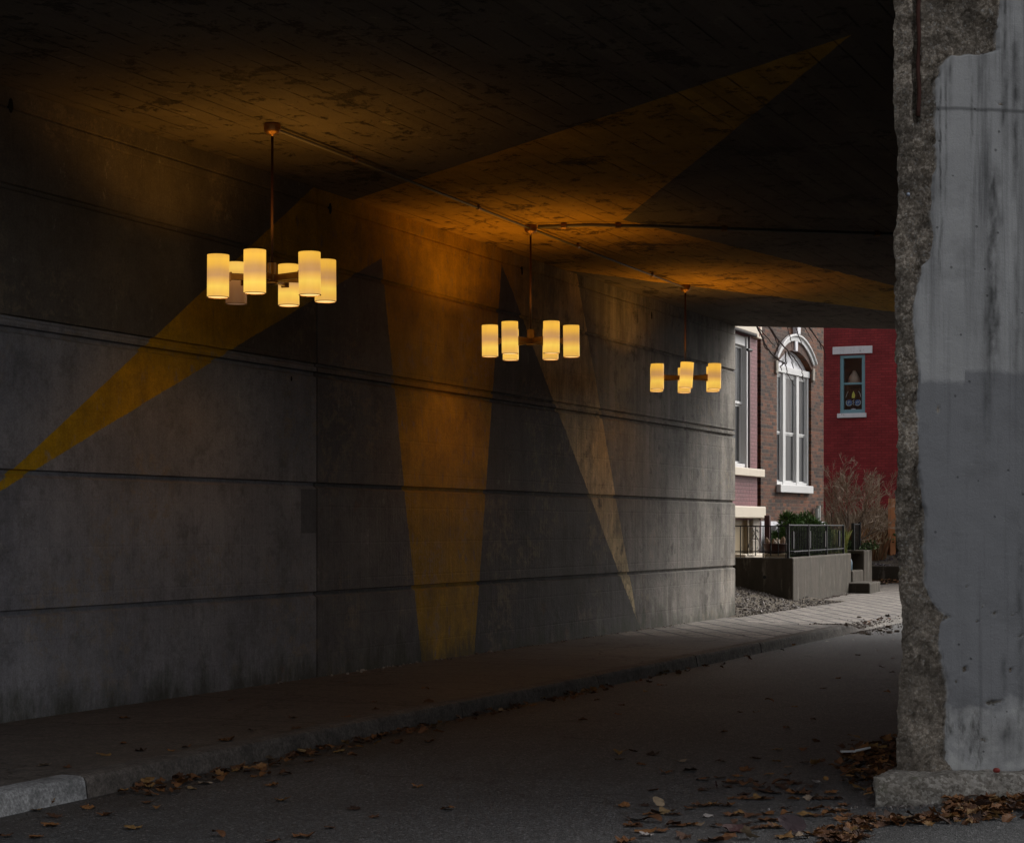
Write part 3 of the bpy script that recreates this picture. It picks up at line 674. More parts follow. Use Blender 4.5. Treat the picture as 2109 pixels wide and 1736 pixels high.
def chandelier(p, angs, label, dead=None, tilt=None, lab_parts=None):
    global rim_me
    root = empty('chandelier', (p[0], p[1], CEIL)); tag(root, label, 'chandelier', 'chandeliers hanging in a row along the underpass')
    dz = 3.64-CEIL; aim = math.degrees(atan2(p[0], p[1]))     # angles are given relative to the road user's view line
    MB().lathe([(0,0),(.068,0),(.070,-.012),(.070,-.045),(.064,-.066),(.046,-.084),(.014,-.092),(.012,-.105),(0,-.105)], 28).build('canopy', M_brass, root, smooth=True)
    MB().tube([(0,0,-.10),(-.002,0,dz+.13)], .0105, 12).build('rod', M_copper, root, smooth=True)
    hb = MB(); prof = []
    n = 28
    for z in (dz+.125, dz+.03):
        for k in range(n):
            w = 2*pi*k/n; r_ = .040 if k % 2 else .034; hb.v.append((r_*cos(w), r_*sin(w), z))
    for k in range(n): hb.f.append((k,(k+1)%n,n+(k+1)%n,n+k))
    hb.f.append(tuple(range(n))); hb.f.append(tuple(range(n,2*n))[::-1])
    hb.lathe([(0,dz+.03),(.048,dz+.03),(.05,dz+.024),(.03,dz-.02),(.048,dz-.034),(.046,dz-.046),(.02,dz-.056),(0,dz-.058)], 28)
    hb.build('hub', M_brass, root, smooth=False)
    for i, a in enumerate(angs):
        a = a-aim; th = radians(a); dx, dy = sin(th), -cos(th); R = R_S
        ln = R-SR-.004
        arm = MB().box(.02, ln-.012, -.013, .013, -.027, .027); arm.box(ln-.014, ln, -.034, .034, -.034, .034)
        ao = arm.build('arm', M_brass, root, bevel=.003); ao.location = (0,0,dz); ao.rotation_euler = (0,0,atan2(dy,dx))
        isd = dead == i
        so_ = bpy.data.objects.new('lamp_shade', shade_mesh(M_shade_dead if isd else M_shade, M_in_dark if isd else M_in, isd)); COL.objects.link(so_)
        so_.parent = root; so_.location = (dx*R, dy*R, dz+random.uniform(-.004,.004)); so_.rotation_euler = (random.uniform(-.012,.012), random.uniform(-.012,.012), a)
        if tilt == i: so_.rotation_euler = (0, radians(3.6), 0)
        if isd: so_['label'] = 'lamp shade whose lower bulb is out'
        if rim_me is None:
            ro = rim_mb.build('rim', M_rim, so_); rim_me = ro.data
        else:
            ro = bpy.data.objects.new('rim', rim_me); COL.objects.link(ro); ro.parent = so_
        for up in (1, -1):
            if isd and up < 0: continue
            ld = bpy.data.lights.new('bulb', 'SPOT'); ld.energy = LAMP_W*(1 if up > 0 else .42); ld.color = (1,.43,.05); ld.spot_size = radians(156); ld.spot_blend = .6
            ld.shadow_soft_size = .03; ld.specular_factor = .3
            lo = bpy.data.objects.new('bulb', ld); COL.objects.link(lo); lo.parent = so_; lo.location = (0,0,up*(SH-.034))
            if up > 0: lo.rotation_euler = (pi,0,0)
LAMP_W = 2.7
dB = Vector((.4026*5.67, .9154*5.67)); pA = Vector((-1.97,15.56)); pB = Vector((.205,20.8)); pC = Vector((2.375,25.95))
chandelier(pA, (-78,-138,-18,162,42,102), 'nearest and largest brass chandelier, one of its six shades half unlit', dead=1)
chandelier(pB, (-90,-150,-30,150,30,90), 'middle six-shade brass chandelier, hanging where the ceiling conduits meet', None)
chandelier(pC, (-58,-118,2,182,62,122), 'farthest, smallest brass chandelier, near the far opening, one front shade tilted', tilt=2)
# conduits
M_cond = plain('galvanised_conduit', (.17,.165,.16), .6, .3)
def conduit(pts, label, group='conduits across the ceiling', r=.014):
    m = MB(); m.tube(pts, r, 8); c = m.build('conduit', M_cond, smooth=True); tag(c, label, 'conduit', group)
    for a, b in zip(pts, pts[1:]):
        a, b = Vector(a), Vector(b); L = (b-a).length; k = max(1, int(L/1.4))
        for i in range(k):
            q = a+(b-a)*((i+.5)/k); u = (b-a).normalized(); cl = MB(); cl.tube([q-u*.03, q+u*.03], r*1.7, 8); cl.box(q.x-.012,q.x+.012,q.y-.012,q.y+.012,q.z,CEIL)
            cl.build('clip', M_brass, c)
    return c
def cz(p, dz=.035): return (p.x, p.y, CEIL-dz)
uab = (pB-pA).normalized()
conduit([cz(pA+uab*.07), cz((pA+pB)/2+N*.02, .04), cz(pB-uab*.07)], 'thin metal conduit on the ceiling between the nearest and the middle chandelier')
conduit([cz(pB+uab*.07), cz((pB+pC)/2+N*.015, .045), cz(pC-uab*.07)], 'thin metal conduit on the ceiling between the middle and the farthest chandelier')
def cpt(dx, dy, dz=.035):
    px, v = dx/.8436, dy/.8436; Y = (CEIL-dz-1.6)*F/(1286-v); return Vector(((px-1250)/F*Y, Y))
q1, q2, q3, q4 = cpt(1108,467), cpt(1215,463.5), cpt(1330,466), cpt(1960,486)
conduit([cz(q1), cz(q2), cz(q3), cz(q4)], 'dark conduit leading right across the ceiling from the middle chandelier', r=.019)


# ------------------------------------------------------------------ houses beyond the underpass
def brick(name, c1, c2, mortar, bw=.205, rh=.0757, ms=.007, bias=0., var=.35, grime=.3, painted=False, head=False):
    t = NT(name); xs = t.sep()
    u = t.math('ADD', xs[0], xs[1])
    wob = t.math('MULTIPLY_ADD', t.noise(9,3), .006, -.003)
    bt = t.n('TexBrick'); t.set(bt.inputs['Vector'], t.comb(u, t.math('ADD', xs[2], wob), 0)); bt.inputs['Scale'].default_value = 1
    bt.inputs['Brick Width'].default_value = bw; bt.inputs['Row Height'].default_value = rh; bt.inputs['Mortar Size'].default_value = ms
    bt.inputs['Mortar Smooth'].default_value = .3; bt.inputs['Bias'].default_value = bias
    t.set(bt.inputs['Color1'], c1); t.set(bt.inputs['Color2'], c2); t.set(bt.inputs['Mortar'], mortar)
    c = t.mix(1., bt.outputs[0], t.ramp(t.noise(26,3,.6),(.3,1-var),(.7,1+var*.6)), 'MULTIPLY')
    c = t.mix(1., c, t.ramp(t.noise(1.1,5,.6),(.3,1-grime),(.7,1+grime*.4)), 'MULTIPLY')
    st = t.ramp(t.noise(1,5,.6,t.map((4,4,.5))),(.5,0),(.75,1)); c = t.mix(t.math('MULTIPLY', st, grime*.6), c, tuple(x*.4 for x in c1))
    h = t.math('ADD', t.math('MULTIPLY', bt.outputs['Fac'], -1.5), t.math('MULTIPLY', t.noise(60,4), .4))
    return t.fin(c, t.bump(h, .6, .008), .8 if not painted else .55)
M_brown = brick('brown_brick', (.032,.015,.010), (.190,.062,.024), (.125,.086,.056), bias=-.1, var=.5)
M_brown2 = brick('brown_brick_shadowed', (.035,.012,.010), (.075,.020,.016), (.030,.016,.013))  # darker copy of the brown brick, recess shade put into the colour
M_pink = brick('pink_painted_brick', (.175,.062,.070), (.210,.078,.085), (.10,.028,.032), bw=.215, ms=.008, var=.12, painted=True)
M_red = brick('red_painted_brick', (.270,.024,.027), (.350,.036,.040), (.120,.010,.013), bw=.215, ms=.006, var=.15, painted=True)
M_vous = brick('voussoir_brick', (.070,.035,.026), (.13,.055,.035), (.12,.10,.085), bw=.07, rh=.60, ms=.010)
def paint(name, col, wear=.3, under=(.15,.14,.13), rough=.5):
    t = NT(name); c = t.mix(t.noise(3,4), tuple(x*.9 for x in col), col)
    w = t.ramp(t.noise(11,7,.75),(.60,0),(.66,1)); c = t.mix(t.math('MULTIPLY', w, wear), c, under)
    dr = t.ramp(t.noise(1,4,.6,t.map((9,9,.8))),(.5,0),(.8,1)); c = t.mix(t.math('MULTIPLY', dr, wear*.5), c, tuple(x*.5 for x in col))
    return t.fin(c, t.bump(t.noise(30,4), .15, .004), rough)
M_white = paint('white_paint', (.66,.655,.65), .30)
M_whitebare = paint('chipped_white_paint', (.78,.77,.80), .7, (.16,.15,.15))
M_cream = paint('cream_stone_paint', (.66,.58,.47), .18)
M_tan = paint('tan_paint', (.30,.24,.155), .2)
M_maroon = paint('maroon_paint', (.045,.010,.012), .1)
M_teal = paint('teal_paint', (.19,.34,.39), .45, (.07,.12,.15))
def glass_dark(name, col, rough=.06):
    t = NT(name); c = t.mix(t.ramp(t.noise(1.2,3,.5,t.map((6,6,.4))),(.35,0),(.65,1)), tuple(x*.6 for x in col), tuple(x*1.5 for x in col))
    return t.fin(c, None, rough, 0, .5)
M_g_up = glass_dark('pane_sky_in_colour', (.075,.078,.08), .15); M_g_lo = glass_dark('pane_dark_screen', (.020,.021,.024), .35)  # upper panes carry the sky's grey reflection in their colour
M_stone = plain('rough_stone', (.30,.27,.23), .9, var=.6, sc=9, bump=1.)
M_iron = plain('black_iron', (.009,.009,.010), .6, .0); M_iron_lit = plain('lit_iron_rail', (.03,.032,.034), .5, .3)  # rails use a lighter copy of the black iron, light put into its colour

# --- brown brick house with the arched window
O2 = Vector((6.225, 42.)); U2 = Vector((.469,.883)).normalized()
def h2(px, v): return on_plane(px, v, O2, U2)
def arc(cx, w, zs, rise, n=24):
    r = (w*w+rise*rise)/(2*rise); zc = zs+rise-r; a = math.asin(min(1, w/r))
    return [(cx+r*sin(-a+2*a*k/n), zc+r*cos(-a+2*a*k/n)) for k in range(n+1)]
def frame_ring(m, outer, inner, y0, y1):
    """solid between two matching polylines (xz)"""
    n = len(outer); b = len(m.v)
    for y in (y0, y1):
        for p in outer: m.v.append((p[0],y,p[1]))
        for p in inner: m.v.append((p[0],y,p[1]))
    O, I, O2_, I2 = b, b+n, b+2*n, b+3*n
    for k in range(n-1):
        m.f += [(I+k,I+k+1,O+k+1,O+k),(O2_+k,O2_+k+1,I2+k+1,I2+k),(O+k,O+k+1,O2_+k+1,O2_+k),(I2+k,I2+k+1,I+k+1,I+k)]
    m.f += [(O,O2_,I2,I),(I+n-1,I2+n-1,O2_+n-1,O+n-1)]
    return m
def house_brown():
    root = empty('brick_house', (O2.x, O2.y, 0), atan2(U2.y, U2.x))
    tag(root, 'brown brick house with tall white triple window under a white arch', 'house')
    CX, HW = .12, 1.13; zs, rise = 5.15, .36; zsill = 2.50; zb = 1.72; TOP = 10.5; L, R = -2.0, 2.12
    ar = arc(CX, HW, zs, rise)
    m = MB()
    m.plate([(L,zb),(CX-HW,zb),(CX-HW,TOP),(L,TOP)], 0, .30)
    m.plate([(CX+HW,zb),(R,zb),(R,TOP),(CX+HW,TOP)], 0, .30)
    m.plate([(CX-HW,zb),(CX+HW,zb),(CX+HW,zsill),(CX-HW,zsill)], 0, .30)
    for a, b in zip(ar, ar[1:]): m.plate([a, b, (b[0],TOP), (a[0],TOP)], 0, .30)
    m.box(R-.3, R, .3, 8, zb, TOP); m.box(L, L+.3, .3, 8, zb, TOP); m.box(L, R, 7.9, 8.2, 0, TOP)
    m.build('wall', M_brown, root)
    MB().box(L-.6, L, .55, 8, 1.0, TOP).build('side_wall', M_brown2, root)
    MB().box(L-.05, R+.02, -.03, .3, 1.0, zb).build('foundation', M_whitebare, root)
    MB().box(L, R, 0.05, 8, TOP, TOP+.3).build('roof', plain('slate', (.06,.06,.065)), root)
    # window: frame > panes
    fr = MB(); y0, y1 = .06, .16
    t1, t2 = h2(1911.5,1000)[0]+.17, h2(1918.3,1000)[0]+.16; t3, t4 = h2(1944.6,1000)[0]+.17, h2(1951.3,1000)[0]+.16
    ztr0, ztr1 = 4.98, 5.12
    zf = zsill+.02
    fr.box(CX-HW+.002, CX+HW-.002, y0-.03, y1, ztr0, ztr1)
    for a, b in ((CX-HW+.002, CX-HW+.10),(t1,t2),(t3,t4),(CX+HW-.10,CX+HW-.002)): fr.box(a, b, y0, y1, zf, ztr0)
    for a, b in ((CX-HW+.10,t1),(t2,t3),(t4,CX+HW-.10)):
        fr.box(a, b, y0+.01, y1, zf, zf+.07)
    w = fr.build('window', M_white, root, bevel=.006)
    w['label'] = 'tall white triple sash window under the arch'
    for a, b in ((CX-HW+.10,t1),(t2,t3),(t4,CX+HW-.10)):
        # sash
        sm = MB(); e = .035; zm = 3.66
        for z0, z1, yy in ((zm, ztr0-.06, .112),(zf+.07, zm, .128)):
            sm.box(a+.002,a+e,yy,yy+.03,z0,z1); sm.box(b-e,b-.002,yy,yy+.03,z0,z1); sm.box(a+e,b-e,yy,yy+.03,z1-e,z1); sm.box(a+e,b-e,yy,yy+.03,z0,z0+e)
        sm.box(a+.002, b-.002, .10, .16, ztr0-.06, ztr0-.001)
        sm.build('sash', M_white, w)
        MB().box(a+e, b-e, .125, .135, zm+e, ztr0-.06-e).build('pane', M_g_up, w)
        MB().box(a+e, b-e, .14, .15, zf+.07+e, zm-e).build('pane', M_g_lo, w)
    tm = MB(); ai = arc(CX, HW-.004, zs-.01, rise)
    tm.plate(list(reversed(ai)), .12, .2); tp = tm.build('tympanum', M_whitebare, root)
    for sx in (-1, 1):
        for q in range(3):
            r0 = .085-.015*q; cx = CX+sx*(.22+.24*q); czz = zs+.13-.03*q
            pts = [(cx+r0*(1-k/26)*cos(k*.36*sx+q), .115, czz+r0*(1-k/26)*sin(k*.36*sx+q)) for k in range(22)]
            s1_ = MB(); s1_.tube(pts, .009, 5); s1_.build('scroll', M_white, tp)
    vo = MB(); frame_ring(vo, arc(CX, HW+.13, 5.08, .68), arc(CX, HW+.003, zs, rise+.002), -.02, .06); vo.build('brick_arch', M_vous, root)
    hm = MB(); frame_ring(hm, arc(CX, 1.28, 5.28, .55), arc(CX, 1.15, 5.26, .46), -.06, -.021)
    frame_ring(hm, arc(CX, 1.33, 5.29, .585), arc(CX, 1.27, 5.29, .535), -.10, -.022); hm.build('hood_mould', M_white, root, bevel=.012)
    MB().plate([(CX-.07,5.50),(CX+.07,5.50),(CX+.10,5.74),(CX-.10,5.74)], -.055, .02).build('keystone', M_whitebare, root, bevel=.01)
    MB().plate([(CX-.10,5.87),(CX+.10,5.87),(CX+.12,6.04),(CX+.04,6.12),(CX+.04,6.4),(CX-.12,6.4)], -.11, .02).build('keystone', M_whitebare, root, bevel=.01)
    for x in (-1.20, 1.22): MB().box(CX+x-.07, CX+x+.07, -.04, .02, 4.92, 5.20).build('impost', M_stone, root, bevel=.01)
    s_ = MB().box(-1.04, 1.12, -.10, .06, zsill-.15, zsill+.02); s_.build('sill', M_white, root, bevel=.012)
    bx = MB().box(-1.62,-1.22,-.2,-.02, 1.28,1.62); bx.build('meter_box', paint('grey_box',(.36,.36,.37),.2), root, bevel=.012)
    MB().tube([(-1.42,-.08,1.28),(-1.42,-.08,.95)], .02, 8).build('meter_pipe', M_white, root)
    for x, zt in ((1.34,2.02),(1.46,2.09)): MB().tube([(x,-.10,1.0),(x,-.10,zt)], .05, 12).build('vent_pipe', paint('pipe_grey',(.42,.43,.40),.3), root)
    return root
house_brown()

# --- pink brick house at the left edge of the opening
O1 = Vector((5.05, 39.)); U1 = Vector((.4026,.9154))
def house_pink():
    root = empty('brick_house', (O1.x, O1.y, 0), atan2(U1.y, U1.x))
    tag(root, 'pink painted brick house with cream stone bands at the left edge of the opening', 'house')
    h = lambda px, v: on_plane(px, v, O1, U1)
    wl, wr = -2.4, h(1829,1000)[0]           # window opening
    zt = h(1830,823)[1]; zb_ = h(1830,1143)[1]; L = -4.2; TOP = 10.2
    m = MB(); m.plate([(wr+.02,1.74),(0,1.74),(0,TOP),(wr+.02,TOP)], 0, .4); m.plate([(L,1.74),(wl,1.74),(wl,TOP),(L,TOP)], 0, .4)
    m.plate([(wl,1.74),(wr+.02,1.74),(wr+.02,zb_),(wl,zb_)], .001, .4); m.plate([(wl,zt),(wr+.02,zt),(wr+.02,TOP),(wl,TOP)], .001, .4)
    m.box(-.3, 0, .4, 7.5, 1.3, TOP); m.box(L, L+.3, .4, 7.5, 1.3, TOP); m.build('wall', M_pink, root)
    MB().box(L, 0, .1, 7.5, TOP, TOP+.3).build('roof', plain('slate_roof', (.06,.06,.065)), root)
    MB().box(wr+.002, wr+.055, -.012, .2, zb_, zt).build('trim_strip', M_maroon, root)
    fr = MB(); 
    fr.box(wl, wr-.10, .05, .22, zt-.20, zt); fr.box(wr-.10, wr, .02, .22, zb_, zt); fr.box(wl, wl+.1, .02, .22, zb_, zt); fr.box(wl, wr-.10, .05, .22, zb_, zb_+.08)
    w = fr.build('window', M_white, root, bevel=.006); w['label'] = 'tall white sash window beside the pink brick'
    zm = h(1820,986)[1]
    sm = MB(); a, b = wl+.1, wr-.1
    for z0, z1, yy in ((zm, zt-.2, .12),(zb_+.08, zm, .155)):
        sm.box(b-.06,b-.001,yy,yy+.03,z0,z1); sm.box(a,a+.06,yy,yy+.03,z0,z1); sm.box(a+.06,b-.06,yy,yy+.03,z1-.05,z1); sm.box(a+.06,b-.06,yy,yy+.03,z0,z0+.05)
    sm.build('sash', M_white, w)
    MB().box(a+.06,b-.06,.135,.14,zm+.05,zt-.25).build('pane', M_g_up, w); MB().box(a+.06,b-.06,.17,.175,zb_+.13,zm-.05).build('pane', M_g_lo, w)
    MB().tube([(h(1822,855)[0]-.25,-.1,h(1815,855)[1]),(h(1822,855)[0]+.02,-.1,h(1822,856)[1])], .03, 8).build('awning_arm', M_iron, w)
    # cream head band, sill, base band
    MB().plate([(L,h(1849,829)[1]+.07),(-.33,h(1849,829)[1]+.07),(-.33,h(1849,829)[1]),(.02,h(1849,829)[1]),(.02,6.9),(L,6.9)], -.10, .05).build('lintel', M_cream, root, bevel=.012)
    MB().tube([(L+1,-.09,zt+.035),(-.42,-.09,zt+.035)], .034, 12).build('rolled_awning', plain('awning_cloth', (.05,.045,.045), .9), root)
    md = MB(); pts = [(-.165+.035*cos(2*pi*k/18), h(1839,806)[1]+.13*sin(2*pi*k/18)) for k in range(18)]; md.plate(pts, -.108, -.09); md.build('medallion', paint('terracotta', (.35,.13,.09), .3), root)
    MB().box(L, .16, -.12, .05, h(1849,1165)[1], h(1849,1146)[1]).build('sill', M_cream, root, bevel=.012)
    MB().box(L, .17, -.14, .30, h(1849,1265)[1], h(1849,1237)[1]).build('base_band', M_cream, root, bevel=.02)
    zl = h(1849,1265)[1]
    MB().box(L, -.62, .10, .30, .6, zl).build('basement_panel', M_tan, root); MB().box(-.62, -.50, .02, .30, .6, zl).build('basement_frame', M_tan, root, bevel=.01)
    st = MB()
    for k in range(5): st.box(-.36+random.uniform(-.02,.02), .10+random.uniform(-.02,.02), -.02+random.uniform(-.02,.02), .3, .6+k*.25, .6+k*.25+.243)
    st.build('stone_pier', M_stone, root, bevel=.02)
    MB().box(-1.9, .08, -.32, -.02, .88, 1.06).build('basement_step', M_cream, root, bevel=.015)
    return root
house_pink()

# --- red painted house, facing the street end
O3 = Vector((9.12, 55.5)); U3 = Vector((.9154,-.4026))
def house_red():
    root = empty('brick_house', (O3.x, O3.y, 0), atan2(U3.y, U3.x))
    tag(root, 'bright red painted brick house wall with one small teal window', 'house')
    h = lambda px, v: on_plane(px, v, O3, U3)
    a, zt = h(2050.5,868); b, _ = h(2112,868); _, zb_ = h(2080,1009); L, R, TOP = -1.2, 9, 10.5
    m = MB(); m.plate([(L,.2),(a,.2),(a,TOP),(L,TOP)], 0, .35); m.plate([(b,.2),(R,.2),(R,TOP),(b,TOP)], 0, .35)
    m.plate([(a,.2),(b,.2),(b,zb_),(a,zb_)], 0, .35); m.plate([(a,zt),(b,zt),(b,TOP),(a,TOP)], 0, .35)
    m.box(L,L+.3,.35,9,.2,TOP); m.box(R-.3,R,.35,9,.2,TOP); m.box(L,R,8.8,9.1,.2,TOP); m.build('wall', M_red, root)
    MB().box(L,R,.05,9,TOP,TOP+.3).build('roof', plain('slate_dark', (.06,.06,.065)), root)
    l0 = h(2033.5,860); l1 = h(2130,858)
    ln = MB().box(l0[0], l1[0], -.05, .05, zt+.03, zt+.25); ln.build('lintel', M_whitebare, root, bevel=.01)
    s0, s1 = h(2045,1010)[0], h(2115.5,1010)[0]; MB().box(s0, s1, -.08, .1, zb_-.13, zb_).build('sill', M_whitebare, root, bevel=.01)
    fr = MB(); e = .10; zm = (zt+zb_)/2+.02
    fr.box(a,a+e,.02,.12,zb_,zt); fr.box(b-e,b,.02,.12,zb_,zt); fr.box(a+e,b-e,.02,.12,zt-.09,zt); fr.box(a+e,b-e,.02,.12,zb_,zb_+.11); fr.box(a+e-.03,b-e+.03,.05,.12,zm-.03,zm+.03)
    w = fr.build('window', M_teal, root, bevel=.008)
    t = NT('window_glass'); gl = t.n('BsdfGlossy'); gl.inputs['Roughness'].default_value = .03; tr = t.n('BsdfTransparent'); mx = t.n('MixShader'); mx.inputs[0].default_value = .05
    out = [x for x in t.t.nodes if x.type == 'OUTPUT_MATERIAL'][0]
    t.t.links.new(tr.outputs[0], mx.inputs[1]); t.t.links.new(gl.outputs[0], mx.inputs[2]); t.t.links.new(mx.outputs[0], out.inputs[0])
    MB().box(a+e,b-e,.085,.09,zm+.03,zt-.09).build('pane', t.m, w); MB().box(a+e,b-e,.085,.09,zb_+.11,zm-.03).build('pane', t.m, w)
    MB().box(a-.3,b+.3,1.4,1.45,zb_-.5,zt+.5).build('room_back', plain('room_grey', (.10,.10,.098)), root)
    MB().box(a+e,b-e,.60,.64,zb_-.1,zm).build('dark_sheet', plain('dark_sheet_black', (.012,.012,.013)), root)  # thin dark sheet set behind the lower pane
    def place(o): o.location = (O3.x, O3.y, 0); o.rotation_euler = (0,0,atan2(U3.y,U3.x)); return o
    cx = (a+b)/2
    ls = MB(); q = .50; ls.lathe([(.0,zm+.42),(.04,zm+.41),(.15,zm+.22),(.20,zm+.05),(.195,zm+.05)], 20, (cx-.07,q,0))
    lo = place(ls.build('lampshade', paint('linen', (.62,.50,.40), .1), None, smooth=True)); tag(lo, 'pale cone lampshade behind the upper pane of the teal window', 'lamp')
    # stained ornament
    blue = plain('blue_glass', (.05,.14,.34), .3); pal = plain('pale_glass', (.36,.48,.50), .3); yel = plain('yellow_glass', (.45,.50,.10), .3); lil = plain('lilac_glass', (.45,.42,.50), .3)
    on = place(empty('window_ornament', (0,0,0))); tag(on, 'stained glass ornament of paired blue crescents hung in the lower teal pane', 'ornament')
    zz = zm-.55
    for sx in (-1, 1):
        c1 = (cx+sx*.125, zz); MB().plate([(c1[0]+.085*cos(2*pi*k/20), c1[1]+.085*sin(2*pi*k/20)) for k in range(20)], .115, .125).build('blue_disc', blue, on)
        m = MB(); m.tube([(c1[0]+.088*cos(w_), .11, c1[1]+.088*sin(w_)) for w_ in [(-2.4 if sx > 0 else -3.9)+k*.25 for k in range(14)]], .011, 6); m.tube([(c1[0]+.03*cos(k*.4), .11, c1[1]+.03*sin(k*.4)) for k in range(12)], .010, 6); m.build('pale_ring', pal, on)
        m = MB(); m.tube([(cx+sx*.22,.11,zz+.16),(cx+sx*.19,.11,zz+.27),(cx+sx*.15,.11,zz+.33)], .008, 5); m.build('pale_spray', pal, on)
    MB().plate([(cx-.05,zz+.14),(cx+.03,zz+.13),(cx+.05,zz+.22),(cx,zz+.34),(cx-.04,zz+.24)], .115,.125).build('yellow_drop', yel, on)
    MB().plate([(cx+.07*cos(2*pi*k/16), zz-.20+.032*sin(2*pi*k/16)) for k in range(16)], .115,.125).build('lilac_oval', lil, on)
    m = MB(); m.tube([(cx+.02*cos(k),.11,zz-.07+k*.012) for k in range(14)], .008, 5); m.build('pale_stem', pal, on)
house_red()

# ------------------------------------------------------------------ retaining wall, steps, garden
CR = Vector((5.34,35.96)); WE = Vector((7.56,42.2)); WD = (WE-CR).normalized(); WN = Vector((-WD.y, WD.x))
def ret_mat():
    t = NT('weathered_concrete'); c, h = concrete(t, (.068,.053,.038), streak=.6, dirt=(.035,.030,.022))
    c = t.mix(t.math('MULTIPLY', t.ramp(t.noise(1,7,.72,t.map((1.7,1.7,.6),loc=(1,2,0))),(.42,0),(.60,1)), .8), c, (.030,.025,.016)); c = t.mix(t.math('MULTIPLY', t.ramp(t.noise(1,6,.7,t.map((5,5,1.0),loc=(6,2,4))),(.56,0),(.66,1)), .5), c, (.20,.175,.145))
    xs = t.sep(); low = t.math('MULTIPLY', t.math('SUBTRACT', t.math('MULTIPLY_ADD', t.noise(3,5,.7), .8, -.1), xs[2]), 3, clamp=True)
    c = t.mix(t.math('MULTIPLY', low, .6), c, (.045,.040,.028))
    return t.fin(c, t.bump(h, .8, .012), .88)
M_ret = ret_mat()
def slab(name, a, u, L0, L1, w0, w1, z0, z1, m, label, cat, group=None, bev=.02, parent=None):
    mb = MB().box(L0, L1, w0, w1, z0, z1); o = mb.build(name, m, parent, bevel=bev)
    if parent is None: o.location = (a.x, a.y, 0); o.rotation_euler = (0,0,atan2(u.y,u.x))
    if label: tag(o, label, cat, group)
    return o
ZT = 1.015
rw = MB(); Lw = (WE-CR).length
P = [CR, WE, WE+WN*.2, CR+WN*.2+WD*.0, CR+WN*2.6, CR+WN*2.6-WD*0.0]
rw.prism([(0,0),(Lw,0),(Lw,.2),(.2,.2),(.2,3.6),(0,3.6)], -.1, ZT)
ro = rw.build('retaining_wall', M_ret, bevel=.03); ro.location = (CR.x, CR.y, 0); ro.rotation_euler = (0,0,atan2(WD.y,WD.x))
tag(ro, 'stained concrete retaining wall with a sharp corner, carrying the black iron fence', 'wall')
hm_ = MB()
for x, z, r_ in ((.55,.86,.035),(1.25,.87,.02)):
    hm_ = MB(); hm_.tube([(-.004,x,z-.22),(.03,x,z-.22)], r_, 12); hm_.build('weep_hole', plain('hole_dark', (.005,.005,.005)), ro)
# low pier, steps, far kerb wall
slab('gate_pier', WE, WD, 2.3, 3.5, .08, .75, -.1, 1.05, M_ret, 'square concrete gate pier right of the garden steps', 'pier', bev=.03)
st = empty('garden_steps', (WE.x, WE.y, 0), atan2(WD.y, WD.x)); tag(st, 'three worn concrete steps rising between retaining wall and gate pier', 'steps')
stm = lambda x0,x1,y0,y1,z0,z1: MB().box(x0,x1,y0,y1,z0,z1).build('step', M_ret, st, bevel=.03)
stm(-.30, 1.25, -.46, .08, 0, .36); stm(.75, 2.29, .09, .62, 0, .60); stm(.5, 2.29, .63, 1.2, 0, .82); stm(.5, 2.29, 1.21, 1.9, 0, 1.02)
FW = Vector((9.3, 50.)); slab('garden_wall', FW, U3, 0, 9, 0, .25, -.1, .57, M_ret, 'low dark concrete garden wall beyond the steps, partly behind the pillar', 'wall')
jug = MB(); P = on = WE+WD*1.7-WN*(-.3)
jug.lathe([(0,0),(.09,0),(.10,.02),(.10,.20),(.07,.27),(.035,.31),(.03,.35),(0,.35)], 14); jo = jug.build('water_jug', plain('blue_plastic', (.07,.13,.18), .3), None, smooth=True); q = pix(2080, 1385, 43.3); jo.location = (q.x-.09, q.y, .60)
tag(jo, 'blue plastic jug on the step behind the retaining wall end', 'jug')
# raised soil
soil = NT('garden_soil'); c = soil.mix(soil.ramp(soil.noise(9,7,.75),(.35,0),(.65,1)), (.035,.026,.018), (.12,.095,.065)); c = soil.mix(soil.ramp(soil.noise(40,4),(.6,0),(.68,1)), c, (.24,.22,.20)); M_soil = soil.fin(c, soil.bump(soil.noise(25,6,.7),1.,.03), .95)
def soil_patch(poly_fn, xs, ys, name):
    m = MB(); nx = len(xs)
    for y in ys:
        for x in xs: m.v.append(poly_fn(x, y))
    for j in range(len(ys)-1):
        for i in range(nx-1): m.f.append((j*nx+i,j*nx+i+1,(j+1)*nx+i+1,(j+1)*nx+i))
    o = m.build(name, M_soil, smooth=True); tag(o, kind='structure'); return o
def gf(x, y):
    p = CR+WD*x+WN*y; return (p.x, p.y, .93+.10*sstep(5,16,x)+.05*noise.noise(Vector((x,y,0))))
soil_patch(gf, [.1+i*.5 for i in range(int(Lw/.5))]+[Lw-.05], [.15+i*.6 for i in range(16)], 'garden_soil')
def gf2(x, y):
    p = CR+WD*x+WN*(y+.3*max(0, x-9.6)); return (p.x, p.y, .98+.06*noise.noise(Vector((x,y,0))))
soil_patch(gf2, [Lw+1.9+i*.5 for i in range(13)], [.15+i*.6 for i in range(16)], 'garden_soil')
def gf3(x, y):
    p = FW+U3*x+D*y; return (p.x, p.y, .53+.62*sstep(0,3.5,y)+.05*noise.noise(Vector((x*2,y*2,0))))
soil_patch(gf3, [-3+i*.4 for i in range(30)], [.1+i*.35 for i in range(18)], 'mulch_bank')
def gf4(x, y):  # gravel bank by the wall end
    p = rd(x, -9.0-y); return (p.x, p.y, .135+.32*sstep(.15,1.8,y)+.03*noise.noise(Vector((x*2,y*2,0))))
gv = soil_patch(gf4, [29.6+i*.25 for i in range(30)], [i*.22 for i in range(22)], 'gravel_bank')
